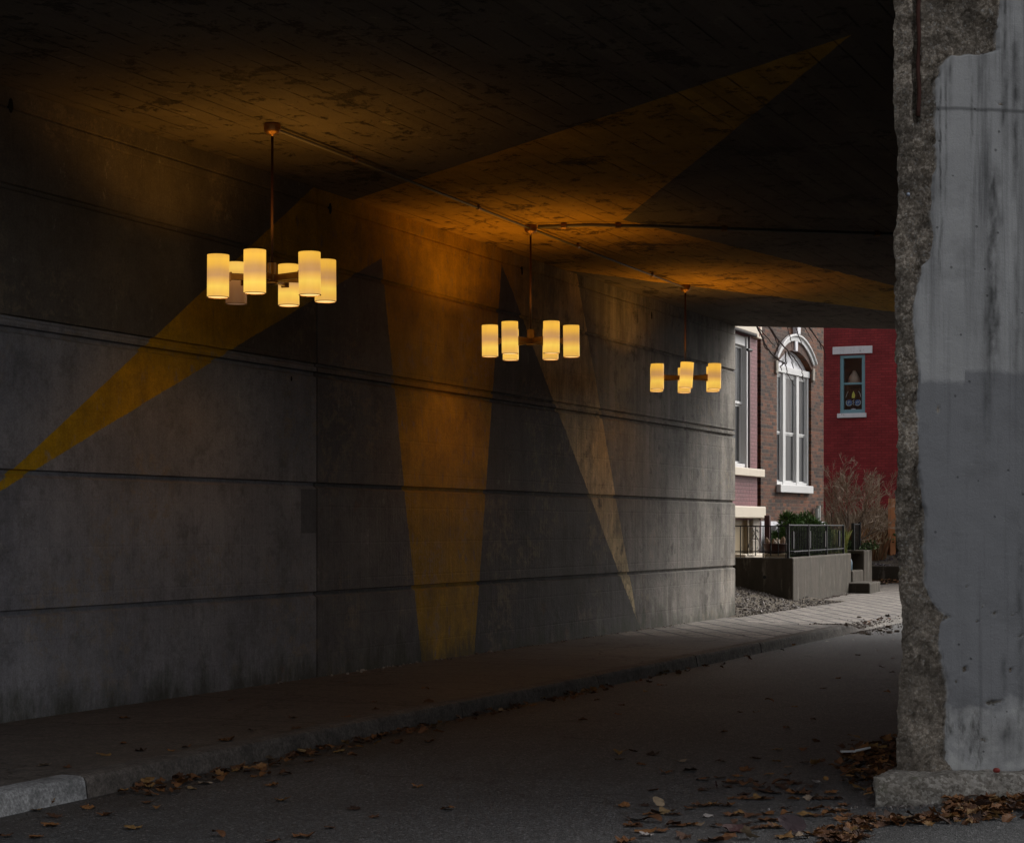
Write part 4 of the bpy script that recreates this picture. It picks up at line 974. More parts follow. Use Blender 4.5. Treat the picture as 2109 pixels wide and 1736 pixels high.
# leaf debris/gravel stuff
def stones_obj(name, label, cat, pts, sz, m, hmin=.35):
    mb = MB()
    for (x, y, z) in pts:
        r_ = sz*random.uniform(.45,1.5)*(1 if random.random() > .04 else 2.2); a = random.uniform(0,6.3); k = random.choice((5,6))
        st_ = random.uniform(.6,1.4); hh = r_*random.uniform(hmin,.9)
        lo = [(x+r_*st_*cos(a+2*pi*i/k)*random.uniform(.75,1.15), y+r_*sin(a+2*pi*i/k)*random.uniform(.75,1.15), z-.01) for i in range(k)]
        up = [(x+(p[0]-x)*.62, y+(p[1]-y)*.62, z+hh*random.uniform(.75,1.15)) for p in lo]
        mb.add(lo+up, [tuple(range(k,2*k))]+[(i,(i+1)%k,k+(i+1)%k,k+i) for i in range(k)])
    o = mb.build(name, m); tag(o, label, cat, kind='stuff'); return o
t = NT('gravel'); vi = t.n('ObjectInfo'); ge = t.n('NewGeometry'); c = t.ramp(ge.outputs['Random Per Island'], (0,(.045,.036,.031)),(.35,(.10,.083,.075)),(.7,(.16,.14,.128)),(.92,(.26,.24,.225)),(1,(.40,.37,.35))); M_grav = t.fin(c, None, .85)
gp = []
for _ in range(5200):
    x = random.uniform(29.7, 36.6); y = random.uniform(0, 3.4); p = gf4(x, y); gp.append(p)
stones_obj('gravel', 'crushed grey brown gravel between the tunnel wall end and the retaining wall', 'gravel', gp, .019, M_grav)
dp = []
for _ in range(800):
    s_ = 27.9+abs(random.gauss(0, 2.0)); o_ = KO-.1+random.gauss(0,.22)+.1*noise.noise(Vector((s_,0,0)))
    p = rd(s_, o_); dp.append((p.x, p.y, (pave_z(s_, min(o_,KO)) if o_ < KO else 0)+.004))
for _ in range(500):
    k = random.random(); q = CR+WD*Lw*k-WN*abs(random.gauss(.02,.07)); dp.append((q.x,q.y,SW+.004))
for _ in range(160):
    s_ = random.uniform(15,27.5); p = rd(s_, WO+abs(random.gauss(.02,.05))); dp.append((p.x,p.y,SW+.004))
t = NT('rubble'); ge = t.n('NewGeometry'); M_rub = t.fin(t.ramp(ge.outputs['Random Per Island'], (0,(.09,.07,.06)),(.5,(.19,.16,.14)),(1,(.42,.39,.36))), None, .9)
stones_obj('rubble', 'loose grit and small broken stones along the broken kerb and wall feet', 'rubble', dp, .012, M_rub)
fp = []
for _ in range(420):
    k = random.gauss(.75,.45); q = gnd(2131,1968)+U*k-UN*abs(random.gauss(.03,.06)); fp.append((q.x,q.y,.003))
stones_obj('grit', 'pale grit crumbled along the foot of the pillar footing', 'grit', fp, .010, M_grav)
mp = []
for _ in range(2600):
    p = gf3(random.uniform(0,6), random.uniform(.2,3.4)); mp.append((p[0],p[1],p[2]))
t = NT('mulch'); ge = t.n('NewGeometry'); c = t.ramp(ge.outputs['Random Per Island'], (0,(.03,.022,.022)),(.5,(.07,.055,.055)),(.85,(.13,.11,.11)),(1,(.30,.27,.27))); 
stones_obj('mulch', 'dark purple brown mulch chips behind the low garden wall', 'mulch', mp, .030, t.fin(c,None,.9))
ck_ = MB()
for i, (px, v) in enumerate(((2098,1503),(2170,1523),(2190,1533),(2150,1531),(2120,1540),(2172,1536))):
    q = gnd(px, v, .06 if v > 1510 else .10); s_, o_ = so(q); z = pave_z(s_, o_) if o_ < KO else 0
    mb = MB(); k = 7; r_ = random.uniform(.025,.05); a = random.uniform(0,6)
    lo = [(r_*1.3*cos(a+2*pi*i_/k), r_*sin(a+2*pi*i_/k), 0) for i_ in range(k)]; up = [(p[0]*.8,p[1]*.8,r_*.8) for p in lo]
    mb.add(lo+up, [tuple(range(k,2*k)), tuple(range(k))[::-1]]+[(i_,(i_+1)%k,k+(i_+1)%k,k+i_) for i_ in range(k)])
    so2 = mb.build('stone', kerb_mat('stone_brown', (.26,.225,.195)), bevel=.006); so2.location = (q.x,q.y,z+.002)
    tag(so2, ('round brown stone lying alone on the sunlit paving slabs' if i == 0 else 'broken brown stone lying among the rubble of the broken kerb'), 'stone', 'loose stones by the broken kerb')

# ------------------------------------------------------------------ iron fence, post, planter
def bar(m, a, b, r): m.tube([a, b], r, 6)
def scroll(m, x, y, z0, h, r=.008, w=.11):
    for sx in (-1, 1):
        m.tube([(x,y,z0+h*.78),(x+sx*w*1.05,y,z0+h*.25),(x+sx*w*1.05,y,z0+h*.12)], r, 6)
        m.tube([(x+sx*(w*.62+ (w*.42-k*.0032)*cos(.2+k*.42*1)), y, z0+h*.10-(w*.42-k*.0032)*sin(k*.42)*1) for k in range(13)], r, 5)
        m.tube([(x+sx*w*(.1+.5*k/8), y, z0+h*.80+.05*sin(k/8*pi)) for k in range(9)], r, 5)
def fence_front():   # short section facing the tunnel, open bars with a scroll
    root = empty('iron_fence', (CR.x, CR.y, ZT), atan2(WN.y, WN.x)); tag(root, 'short open iron fence with a scroll ornament above the front of the retaining wall', 'fence', 'black iron fences on the retaining wall')
    y = -.10; H = .60; L = 3.4
    m = MB(); bar(m, (0,y,H), (L,y,H), .011); bar(m, (0,y,.11), (L,y,.11), .011); m.build('rail', M_iron, root)
    k = 0
    x = .16
    while x < L:
        m = MB(); bar(m, (x,y,.03 if k%3 else -.01), (x,y,H+.0), .010 if k != 2 else .012); m.build('bar', M_iron, root); x += .147; k += 1
    for x in (.76,1.64): m = MB(); scroll(m, x, y, .14, .42, .011); m.build('scroll', plain('bright_iron', (.30,.30,.29), .4, .6), root)
def fence_side():
    root = empty('iron_fence', (CR.x, CR.y, ZT), atan2(WD.y, WD.x)); tag(root, 'long dense black iron fence running back along the top of the retaining wall', 'fence', 'black iron fences on the retaining wall')
    y = .10; H = .62; L = Lw-.45
    m = MB(); m.box(0,L,y-.013,y+.013,H-.012,H+.012); m.build('rail', M_iron_lit, root); m = MB(); m.box(0,L,y-.013,y+.013,.10,.122); m.build('rail', M_iron_lit, root)
    n = 36
    for i in range(1, n): x = L*i/n; m = MB(); bar(m, (x,y,.04), (x,y,H-.013), .0085); m.build('bar', M_iron, root)
    for i in range(4):
        m = MB(); x = .5+i*(L-.7)/3.2; m.box(x-.05,x+.05,y-.016,y+.016,.16,.50); m.build('ornament_panel', M_iron, root)
    for x in (.02, L*.33, L*.66, L): m = MB(); m.box(x-.022,x+.022,y-.022,y+.022,-.01,H+.02); m.build('post', M_iron, root)
fence_front(); fence_side()
def newel():
    p = WE+WD*2.42+WN*.36; root = empty('gate_post', (p.x,p.y,1.05), atan2(WD.y,WD.x)); tag(root, 'short black iron gate post and panel standing on the square pier', 'gate post')
    MB().box(-.035,.035,-.035,.035,0,.64).build('post', M_iron, root)
    m = MB(); m.box(.04,.95,-.01,.01,.60,.63); m.build('rail', M_iron, root)
    for i in range(5): MB().box(.12+i*.17,.14+i*.17,-.01,.01,.02,.60).build('bar', M_iron, root)
    MB().box(.92,.98,-.03,.03,0,.66).build('post', M_iron, root)
newel()
P = pix(1874, 1300, 38.6); m = MB(); m.box(-.055,.055,-.055,.055,0,1.0); po = m.build('porch_post', M_maroon, bevel=.01); po.location = (P.x,P.y,.95); po.rotation_euler = (0,0,RA)
P.z = 1.6+(1286-1258)/F*38.6; po.scale = (1,1,(P.z-.95)/1.0); tag(po, 'dark maroon square porch post standing behind the front iron fence', 'post')
P = pix(1894, 1350, 37.6); bs = MB().box(-.24,.24,-.2,.2,0,.10).build('planter_stand', M_tan, bevel=.01); bs.location = (P.x,P.y,.97); tag(bs, 'low tan block under the round rock-filled planter', 'stand')
bw = MB(); bw.lathe([(0,0),(.14,0),(.20,.03),(.235,.10),(.25,.17),(.265,.18),(.265,.20),(.235,.20),(.225,.17),(0,.16)], 28)
pb = bw.build('planter_bowl', plain('dark_clay', (.055,.022,.018), .6), smooth=True); pb.location = (P.x,P.y,1.072); tag(pb, 'wide dark clay planter bowl behind the iron fence corner', 'planter')
for i in range(9):
    mb = MB(); a = i*.9; rr = .17 if i < 7 else .05; r_ = random.uniform(.035,.06); k = 6; hgt = random.uniform(.09,.17)
    lo = [(r_*cos(2*pi*j/k), r_*sin(2*pi*j/k)*.8, 0) for j in range(k)]; md = [(p[0]*1.05,p[1]*1.1,hgt*.5) for p in lo]; up = [(p[0]*.4+.01,p[1]*.4,hgt) for p in lo]
    mb.add(lo+md+up, [tuple(range(2*k,3*k))]+[(q_*k+j,q_*k+(j+1)%k,(q_+1)*k+(j+1)%k,(q_+1)*k+j) for q_ in range(2) for j in range(k)])
    o = mb.build('rock', plain('rock_pale' if i%2 else 'rock_brown', (.40,.34,.27) if i%2 else (.20,.13,.08), .85, bump=.6), bevel=.008)
    o.location = (P.x+rr*cos(a), P.y+rr*sin(a), 1.235); o.rotation_euler = (random.uniform(-.3,.3),random.uniform(-.3,.3),a)
    tag(o, ('pale pointed rock standing in the dark clay bowl' if i%2 else 'brown pointed rock standing in the dark clay bowl'), 'rock', 'pointed pale rocks in the clay bowl' if i%2 else 'pointed brown rocks in the clay bowl')

# wooden fence posts in the garden
M_wood = plain('cedar_post', (.42,.17,.07), .8, var=.35, sc=6, bump=.5); M_wood2 = plain('old_post', (.28,.17,.11), .8, var=.3, sc=6)
for (px, vt, vb, Y, w_, mm, lab) in ((2177.5,1217,1342,51.5,.16,M_wood,'orange brown square wooden post in the garden beside the pillar edge'),(2145,1158,1250,54,.06,M_wood2,'slim pale wooden stake behind the bare tree')):
    a = pix(px,vt,Y); b = pix(px,vb,Y); m = MB().box(-w_/2,w_/2,-w_/2,w_/2,0,a.z-b.z+.5); o = m.build('wooden_post', mm, bevel=.008); o.location = (a.x,a.y,b.z-.5); o.rotation_euler = (0,0,.2); tag(o, lab, 'post')

# ------------------------------------------------------------------ plants
M_bark = plain('bark_grey_brown', (.20,.15,.12), .9, var=.4, sc=12, bump=.5); M_twig = plain('twig_red_brown', (.27,.205,.15), .85, var=.4, sc=20)
M_bark2 = plain('bark_dark', (.045,.028,.024), .9, var=.4, sc=12)
rnd = random.Random(11)
def grow(mbT, mbt, p, d, L, r, depth, spread=.55, up=.12, lim=2):
    n = 4; pts = [Vector(p)]; d = Vector(d).normalized()
    for i in range(n):
        d = (d+Vector((rnd.gauss(0,.10), rnd.gauss(0,.10), rnd.gauss(up*.3,.08)))).normalized(); pts.append(pts[-1]+d*L/n)
    rs = [r*(1-.38*i/n) for i in range(n+1)]
    (mbT if depth > lim else mbt).tube(pts, [max(q_, .0032) for q_ in rs], 6 if depth > lim else 3, cap=False)
    if depth <= 0: return
    for i in range(2 if depth > 1 else 3):
        ax = Vector((rnd.gauss(0,1), rnd.gauss(0,1), rnd.gauss(0,.6))).normalized()
        nd = (d+ax*spread*rnd.uniform(.7,1.3)+Vector((0,0,up))).normalized(); grow(mbT, mbt, pts[-1], nd, L*rnd.uniform(.66,.84), r*.62, depth-1, spread, up, lim)
    for k in (2, 3):
        if rnd.random() < .75:
            ax = Vector((rnd.gauss(0,1), rnd.gauss(0,1), rnd.gauss(0,.6))).normalized()
            grow(mbT, mbt, pts[k], (d+ax*spread*1.4).normalized(), L*.62, r*.42, depth-2 if depth > 2 else 0, spread, up, lim)
P = pix(2066, 1318, 46.); gz = 1.02
tree = empty('bare_shrub_tree', (P.x, P.y, gz)); tag(tree, 'bare spreading small tree with fine reddish twigs behind the iron fence', 'tree')
T1, T2 = MB(), MB()
for dd, L in (((-.55,.1,1),.62),((.62,-.1,.8),.66),((.15,.2,1.0),.66),((-.25,-.3,1.),.6),((.45,.3,.9),.62),((.95,.0,.45),.62)):
    grow(T1, T2, (0,0,.10), dd, L*.92, .034, 6, .56, .07, 4)
T1.tube([(0,0,-.1),(.0,0,.06),(.02,0,.16)], [.065,.055,.045], 8)
T1.build('trunk', M_bark, tree, smooth=True); cr = T2.build('crown', M_twig, tree)
# overhanging street tree: trunk behind the tunnel wall end
tr = empty('street_tree', (3.35, 36.2, 0.3)); tag(tr, 'bare tree whose thin dark twigs hang down before the brown brick house', 'tree')
T1, T2 = MB(), MB()
T1.tube([(0,0,-.2),(.02,.02,1.5),(.1,0,3.2),(.3,0,4.6),(.65,-.05,5.9)], [.16,.14,.12,.10,.07], 10)
def wp(px, v, Y): q = pix(px, v, Y); return q-Vector((3.35,36.2,.3))
runs = [[(1800,700),(1850,745),(1878,797),(1901,832),(1927,861),(1947,885),(1958,906),(1960,917)],
        [(1800,690),(1835,760),(1847,796),(1860,820),(1866,838),(1874,852),(1888,868),(1903,880),(1915,886),(1918,895),(1924,915),(1934,933),(1940,944)],
        [(1850,745),(1900,772),(1923,797),(1930,830),(1934,850)],
        [(1850,745),(1910,760),(1943,797),(1950,822),(1960,845),(1975,872)],
        [(1850,745),(1920,755),(1962,797),(1974,815),(1985,835)],
        [(1800,690),(1900,730),(1972,797),(1984,812),(1996,829),(2006,852)],
        [(1878,797),(1897,835),(1900,850),(1899,862)],
        [(1917,856),(1918,880),(1921,890)],[(1901,832),(1899,848),(1894,858)],
        [(1847,796),(1862,812),(1880,832),(1893,848)],[(1915,886),(1906,895),(1908,905)],[(1924,861),(1933,880),(1938,900)],
        [(1960,917),(1958,925),(1961,930)],[(1860,820),(1868,848),(1873,858)],[(1996,829),(2012,850),(2016,880)]]
hubp = Vector((.65,-.05,5.9))
for i, rn in enumerate(runs):
    Y = 36.6+.35*((i*7)%5)*.5; pts = [wp(a, b, Y) for a, b in rn]
    if rn[0][1] <= 700: pts = [hubp]+pts; rs = [.05]+[.022*(1-k/len(rn))+.004 for k in range(len(rn))]
    else: rs = [.012*(1-k/len(rn))+.003 for k in range(len(rn))]
    fine = []
    fr_ = []
    for (a, b), (ra, rb) in zip(zip(pts, pts[1:]), zip(rs, rs[1:])):
        for k in range(4): f_ = k/4; fine.append(a+(b-a)*f_+Vector((rnd.gauss(0,.006), rnd.gauss(0,.012), rnd.gauss(0,.006)))); fr_.append(ra+(rb-ra)*f_)
    fine.append(pts[-1]); fr_.append(rs[-1]*.6)
    T2.tube(fine, fr_, 5)
for k in range(9): grow(T1, T2, hubp+Vector((0,0,-.2*k)), (cos(k*2.3+1.5)*.8, abs(sin(k*2.3))*.8+.2, 1.2), 1.3, .05, 4, .5, .1, 3)
T1.build('trunk', M_bark2, tr, smooth=True); T2.build('crown', M_bark2, tr)

def leafy(name, label, cat, c, R, n, size, col, needles=False, seed=1, stem=True):
    rr = random.Random(seed); root = empty(name, c); tag(root, label, cat)
    mb = MB()
    lumps = [(Vector((rr.gauss(0,.42)*R[0], rr.gauss(0,.42)*R[1], abs(rr.gauss(.45,.28))*R[2])), rr.uniform(.22,.45)) for _ in range(16)]
    for _ in range(n):
        cc, lr = rr.choice(lumps); v = Vector((rr.gauss(0,1),rr.gauss(0,1),rr.gauss(0,1))).normalized()*lr*rr.uniform(.6,1.05); p = cc+Vector((v.x*R[0],v.y*R[1],v.z*R[2]))
        if p.z < -.02: continue
        dd = (v.normalized()+Vector((rr.gauss(0,.5),rr.gauss(0,.5),rr.gauss(.2,.5)))).normalized(); sd_ = dd.cross(Vector((rr.gauss(0,1),rr.gauss(0,1),rr.gauss(0,1)))).normalized()
        s_ = size*rr.uniform(.6,1.4); w_ = s_*(.065 if needles else .42)
        mb.add([p-sd_*w_*.3, p+dd*s_*.5-sd_*w_, p+dd*s_, p+dd*s_*.5+sd_*w_], [(0,1,2,3)])
    t = NT(name+'_leaf'); ge = t.n('NewGeometry'); q = t.ramp(ge.outputs['Random Per Island'], (0,tuple(x*.45 for x in col)),(.6,col),(1,tuple(min(1,x*1.9) for x in col)))
    mb.build('foliage', t.fin(q, None, .7), root)
    if stem:
        sm = MB()
        for cc, lr in lumps[:10]: sm.tube([(0,0,-.05), cc*.5+Vector((rr.gauss(0,.03),0,0)), cc], [.018,.012,.005], 5, cap=False)
        sm.build('stem', M_bark, root)
    return root
q = pix(1940, 1330, 40.0); leafy('juniper_bush', 'dark green feathery juniper behind the iron fence', 'bush', (q.x,q.y,1.0), (.44,.4,.66), 26000, .11, (.055,.110,.022), True, 3)
q = pix(1985, 1330, 41.0); leafy('juniper_bush', 'small low juniper sprawling at the foot of the brown brick house', 'bush', (q.x-.1,q.y,1.0), (.40,.3,.74), 16000, .11, (.055,.105,.022), True, 9)
q = pix(2203, 1330, 51.6); leafy('leafy_shrub', 'glossy bright green shrub beside the orange wooden post', 'shrub', (q.x,q.y,.85), (.32,.32,.75), 2600, .06, (.040,.085,.022), False, 5)
q = pix(2092, 1335, 45.6); leafy('leafy_shrub', 'small green ground plant between the fence end and the gate post', 'shrub', (q.x,q.y,.98), (.42,.35,.26), 1300, .05, (.050,.085,.022), False, 6)
# dry grasses and stems: one mass
def grass(name, label, spots, n, hgt, cols, seed):
    rr = random.Random(seed); mb = MB()
    for _ in range(n):
        x0,x1,y0,y1 = rr.choice(spots); x = rr.uniform(x0,x1); y = rr.uniform(y0,y1); h_ = hgt*rr.uniform(.4,1.15); a = rr.uniform(0,6.3); ln = rr.uniform(.1,.45)*h_; w_ = .005+.003*rr.random()
        z = gzf(x, y); b = Vector((x,y,z)); lv = Vector((cos(a),sin(a),0)); sd_ = Vector((-lv.y,lv.x,0))*w_
        m1 = b+lv*ln*.3+Vector((0,0,h_*.6)); t_ = b+lv*ln+Vector((0,0,h_))
        mb.add([b-sd_,b+sd_,m1+sd_*.8,t_,m1-sd_*.8], [(0,1,2,3,4)])
    t = NT(name); ge = t.n('NewGeometry'); q = t.ramp(ge.outputs['Random Per Island'], *cols); o = mb.build(name, t.fin(q,None,.8)); tag(o, label, 'grass', kind='stuff'); return o
def gzf(x, y):
    if x/y < (2106-1250)/F: return 1.0
    yl = (x-9.3)*D.x+(y-50)*D.y; return .53+.62*sstep(0,3.5,yl)
def rect(px0,px1,Y0,Y1): return ((px0-1250)/F*Y0, (px1-1250)/F*Y0, Y0, Y1)
grass('dry_grass', 'tangled dry straw and reddish stems filling the garden below the red house', [rect(2112,2200,51.8,54.5),rect(2050,2104,46,50),rect(2112,2165,51.0,53)], 6500, .62, ((0,(.10,.045,.022)),(.4,(.22,.10,.045)),(.7,(.28,.19,.10)),(1,(.40,.32,.20))), 2)
grass('green_grass', 'yellow green grass and weeds between the houses', [rect(2005,2110,47,53),rect(2000,2070,43.5,47),rect(2000,2070,43.5,47),rect(2150,2230,52,54.5)], 5600, .50, ((0,(.08,.12,.025)),(.5,(.20,.25,.06)),(.8,(.32,.33,.10)),(1,(.46,.42,.20))), 4)
grass('dry_stalks', 'tall thin brown flower stalks in front of the red wall', [rect(2020,2200,52.0,54.5)], 1000, 1.0, ((0,(.14,.085,.05)),(.6,(.26,.175,.11)),(1,(.42,.34,.24))), 6)

# ------------------------------------------------------------------ fallen leaves
def leaf_outline(kind, rr):
    """lobed leaf, unit length, as list of (x,y)"""
    n = 5 if kind == 0 else (7 if kind == 1 else 0); pts = []
    if kind == 2:
        for k in range(16): a = 2*pi*k/16; pts.append((.5*cos(a)*1.0, .30*sin(a)*(1+.15*cos(a))))
        return pts
    for k in range(n*2):
        a = 2*pi*k/(n*2)+pi/(n*2); r_ = .50*rr.uniform(.85,1.1) if k % 2 == 0 else .33*rr.uniform(.8,1.2)
        if abs(math.atan2(sin(a),cos(a))) > 2.6: r_ *= .7
        for da, f_ in ((-.20,.80),(0,1),(.20,.80)) if k % 2 == 0 else ((0,1),): pts.append((r_*f_*cos(a+da)*1.1, r_*f_*sin(a+da)*.9))
    return pts
def leaf_mesh(kind, rr, curl, fold):
    pts = leaf_outline(kind, rr); V = [(0,0,0)]; 
    def zz(x, y): return curl*(x*x+.0)+fold*abs(y)+.06*noise.noise(Vector((x*4+rr.random()*.1,y*4,curl*9)))
    V = [(0,0,zz(0,0))]
    for f_ in (.55, 1.): V += [(x*f_, y*f_, zz(x*f_,y*f_)+(.05*rr.uniform(-1,1) if f_ == 1 else 0)) for x, y in pts]
    n = len(pts); Fc = [(0,1+i,1+(i+1)%n) for i in range(n)]+[(1+i,1+n+i,1+n+(i+1)%n,1+(i+1)%n) for i in range(n)]
    b = len(V); V += [(-.30,-.012,zz(-.3,0)+.004),(-.30,.012,zz(-.3,0)+.004),(-.72,.006,.03),(-.72,-.006,.03)]; Fc.append((b,b+1,b+2,b+3))
    zm = min(v[2] for v in V); V = [(x,y,z-zm) for x,y,z in V]
    return V, Fc
def leaf_mat(name, ramp, island=False):
    t = NT(name); src = t.n('NewGeometry').outputs['Random Per Island'] if island else t.n('ObjectInfo').outputs['Random']
    c = t.ramp(src, *ramp); c = t.mix(1., c, t.ramp(t.noise(9,5,.7),(.3,.6),(.7,1.15)), 'MULTIPLY'); return t.fin(c, None, .65)
RAMP = ((0,(.030,.015,.010)),(.25,(.075,.033,.016)),(.55,(.14,.058,.022)),(.85,(.21,.092,.030)),(.95,(.19,.115,.038)),(1,(.25,.19,.14)))
M_leaf = leaf_mat('dry_leaf', RAMP); M_leafI = leaf_mat('dry_leaf_pile', RAMP, True); M_maple = plain('maroon_leaf', (.045,.016,.015), .6, var=.3); M_tanl = plain('tan_leaf', (.22,.16,.10), .7); M_pale = plain('pale_leaf', (.30,.265,.245), .7); M_pink_l = plain('plum_leaf', (.060,.038,.040), .6)
LR = random.Random(21); LM = []
for k in range(12):
    V, Fc = leaf_mesh((0,1,0,1,2,0)[k % 6], LR, LR.uniform(-.5,.75), LR.uniform(-.15,.45)); me = bpy.data.meshes.new('fallen_leaf'); me.from_pydata(V, [], Fc); me.materials.append(M_leaf); LM.append(me)
def put_leaf(x, y, z, size, label, group, me=None, mat=None, rot=None):
    o = bpy.data.objects.new('fallen_leaf', me or LR.choice(LM)); COL.objects.link(o); o.location = (x,y,z+.004); s_ = size
    o.scale = (s_,s_,s_); o.rotation_euler = rot or (LR.uniform(-.15,.15), LR.uniform(-.15,.15), LR.uniform(0,6.28)); tag(o, label, 'leaf', group)
    return o
C4 = lambda x, y: gnd(1500+x/3.515, 1750+y/3.515)
spots = [(170,300),(45,315),(340,325),(40,370),(585,385),(225,412),(910,388),(1215,362),(1405,285),(1400,385),(440,482),(650,462),(1135,460),(1325,495),(1490,435),(1635,395),(755,540),(905,527),(1055,513),(1485,505),(1000,565),(1060,570),(1110,572),(1180,570),(970,605),(1110,590),
 (780,632),(340,633),(1250,600),(1420,603),(1240,632),(1300,645),(1370,655),(1470,625),(1540,655),(1600,660),(1650,645),(1860,655),(1540,575),(1510,577),(1430,578),(1680,603),(1100,675),(1090,700),(1160,705),(1240,710),(1290,705),(1010,703),(1690,705),(1750,705),(1830,705),(1900,705),(1545,712),(260,762),(650,790),(820,760),(880,755),(950,762),(1000,765),(740,765),(80,770),(1710,795),(1760,790),(1960,765),(1475,785),(1870,805),(1940,808),(1980,812),
 (290,840),(380,830),(450,835),(520,842),(1010,845),(1080,840),(1180,855),(1330,835),(1470,842),(1660,848),(1730,852),(1830,848),(2000,852),(180,888),(330,900),(180,935),(140,935),(500,940),(570,935),(650,930),(720,930),(1300,895),(1390,892),(1940,882),(870,940),(1050,910),(1150,925),(1220,955),(1300,950),(1370,950),(1420,950),(1850,955),(2020,930),(2060,920),(2040,965),(2020,950),
 (270,990),(400,985),(600,1040),(990,1030),(820,1068),(880,1065),(760,1072),(1450,1040),(1500,1025),(1560,1020),(1600,1040),(1680,1015),(1780,1010),(1850,1068),(1940,1055),(2000,1030),(1950,1075),(1600,950),(1900,1050),(100,1078)]
for i, (x, y) in enumerate(spots):
    p = C4(x, y); put_leaf(p.x, p.y, 0, LR.uniform(.075,.135), 'dry brown leaf lying flat on the dark asphalt left of the pillar', 'brown leaves scattered on the asphalt')
C7 = lambda x, y, z=0: gnd(x/1.9173, 1500+y/1.9173, z)
sp2 = [(860,775),(1020,778),(1290,708),(1275,802),(440,748),(250,948),(690,882),(735,910),(175,918),(410,906),(235,990),(165,1045),(30,1038),(615,1003),(1020,1035),(1400,1040),(1440,1045),(1280,1066),(1660,912),(1755,950),(1325,872),(1450,690),(1480,658),(1590,645),(1870,597),(2010,597),(1855,600),(1650,660),(2100,912),(1955,808),(1240,757),(1190,760),(1330,750),(900,817),(955,792),(1120,715),(500,940),(1545,1000)]
for x, y in sp2:
    p = C7(x, y); put_leaf(p.x, p.y, 0, LR.uniform(.07,.12), 'dry brown leaf lying alone on the open asphalt near the bottom left', 'brown leaves scattered on the open asphalt')
for x, y in [(580,487),(578,605),(800,640),(868,622),(485,660),(208,708),(315,718),(1075,590),(1050,592),(1370,485),(1385,535),(1620,480),(1080,402),(1760,445),(1750,412),(1990,352),(1630,322),(2010,412),(660,640),(1180,545)]:
    p = C7(x, y, SW); put_leaf(p.x, p.y, SW, LR.uniform(.06,.12), 'small dark leaf lying on the pavement under the yellow rays', 'dark leaves on the pavement')
for _ in range(34):
    s_ = LR.uniform(14,29); o_ = LR.uniform(-6.6,-2.9); p = rd(s_, o_)
    if (p.x/p.y)*F+1250 > 2190: continue
    put_leaf(p.x, p.y, 0, LR.uniform(.06,.10), 'small leaf on the dim asphalt deep under the bridge', 'leaves deep under the bridge')
# distinct ones
def special(px, v, size, mat, label, rot, kind=0, seed=1):
    rr = random.Random(seed); V, Fc = leaf_mesh(kind, rr, .5, .3); me = bpy.data.meshes.new('fallen_leaf'); me.from_pydata(V, [], Fc); me.materials.append(mat); p = gnd(px, v)
    o = bpy.data.objects.new('fallen_leaf', me); COL.objects.link(o); o.scale = (size,)*3; o.rotation_euler = rot; o.location = (p.x,p.y,.0)
    bpy.context.view_layer.update(); mz = min((o.matrix_world @ w_.co).z for w_ in me.vertices); o.location.z = .003-mz
    tag(o, label, 'leaf'); return o
special(1606, 1968, .085, M_tanl, 'curled tan leaf standing on edge on the asphalt', (1.15,.5,.3), 2, 1)
special(1934, 2028, .155, M_pink_l, 'large plum grey leaf propped up with a long point', (1.0,.3,-.4), 2, 2)
special(1796, 2030, .17, M_maple, 'large maroon leaf resting on the brown leaves at the bottom', (.25,.1,.5), 2, 3)
special(1726, 1994, .09, M_pale, 'small pale grey pink leaf lying flat on the asphalt', (.1,.1,.2), 0, 4)
special(1578, 2040, .09, M_pale, 'pale scrap of leaf at the bottom beside a dark curled leaf', (.1,.1,1.2), 0, 5)
special(1992, 1915, .09, M_pale, 'pale curled leaf near the pillar footing', (.5,.1,2.), 2, 6)
special(1747, 1926, .085, M_maple, 'small nearly black leaf standing upright on the asphalt', (1.3,.2,1.5), 2, 7)
special(249, 1930, .10, M_pale, 'white leaf in front of the kerb leaf heap', (.4,.1,.5), 2, 8)
special(1825, 2049, .12, M_tanl, 'bright tan folded leaf at the very bottom of the picture', (.9,.2,2.2), 0, 9)
special(2492, 1958, .12, M_tanl, 'tan leaf at the right edge beside the brown leaf pile', (.3,.3,.3), 1, 10)
special(30, 1975, .15, leaf_mat('rust_leaf', RAMP), 'big rusty leaf against the pale kerb end', (.5,.1,.9), 0, 12)
# piles and drifts: uncountable litter
def litter(name, label, pts, size, seed):
    rr = random.Random(seed); mb = MB(); base = [leaf_mesh((0,1,2)[k % 3], rr, rr.uniform(-.4,.8), rr.uniform(-.1,.5)) for k in range(9)]
    for (x, y, z) in pts:
        V, Fc = rr.choice(base); s_ = size*rr.uniform(.55,1.25); M = Matrix.Rotation(rr.uniform(0,6.28),3,'Z') @ Matrix.Rotation(rr.gauss(0,.3),3,'X') @ Matrix.Rotation(rr.gauss(0,.3),3,'Y')
        mb.add([tuple(M @ (Vector(v)*s_)+Vector((x,y,z+.006))) for v in V], Fc)
    o = mb.build(name, M_leafI); tag(o, label, 'leaf litter', kind='stuff'); return o
G = LR.gauss
pts = []
for _ in range(260):    # pile at the foot of the pillar footing
    px = LR.uniform(2310,2560); v = 1975+G(0,12)-max(0,(px-2400))*.05; q = gnd(px, min(2010,max(1935,v))); pts.append((q.x,q.y,max(0,.05*LR.random()*(1-abs(v-1965)/40))))
for _ in range(120):
    px = LR.uniform(2080,2420); q = gnd(px, 2003+ (2300-px)*.05+G(0,6)); pts.append((q.x,q.y,.01*LR.random()))
for _ in range(40):
    q = gnd(LR.uniform(1990,2120), 2040+G(0,12)); pts.append((q.x,q.y,.0))
litter('leaf_pile', 'thick heap of orange brown leaves along the foot of the pillar footing', pts, .088, 31)
pts = []
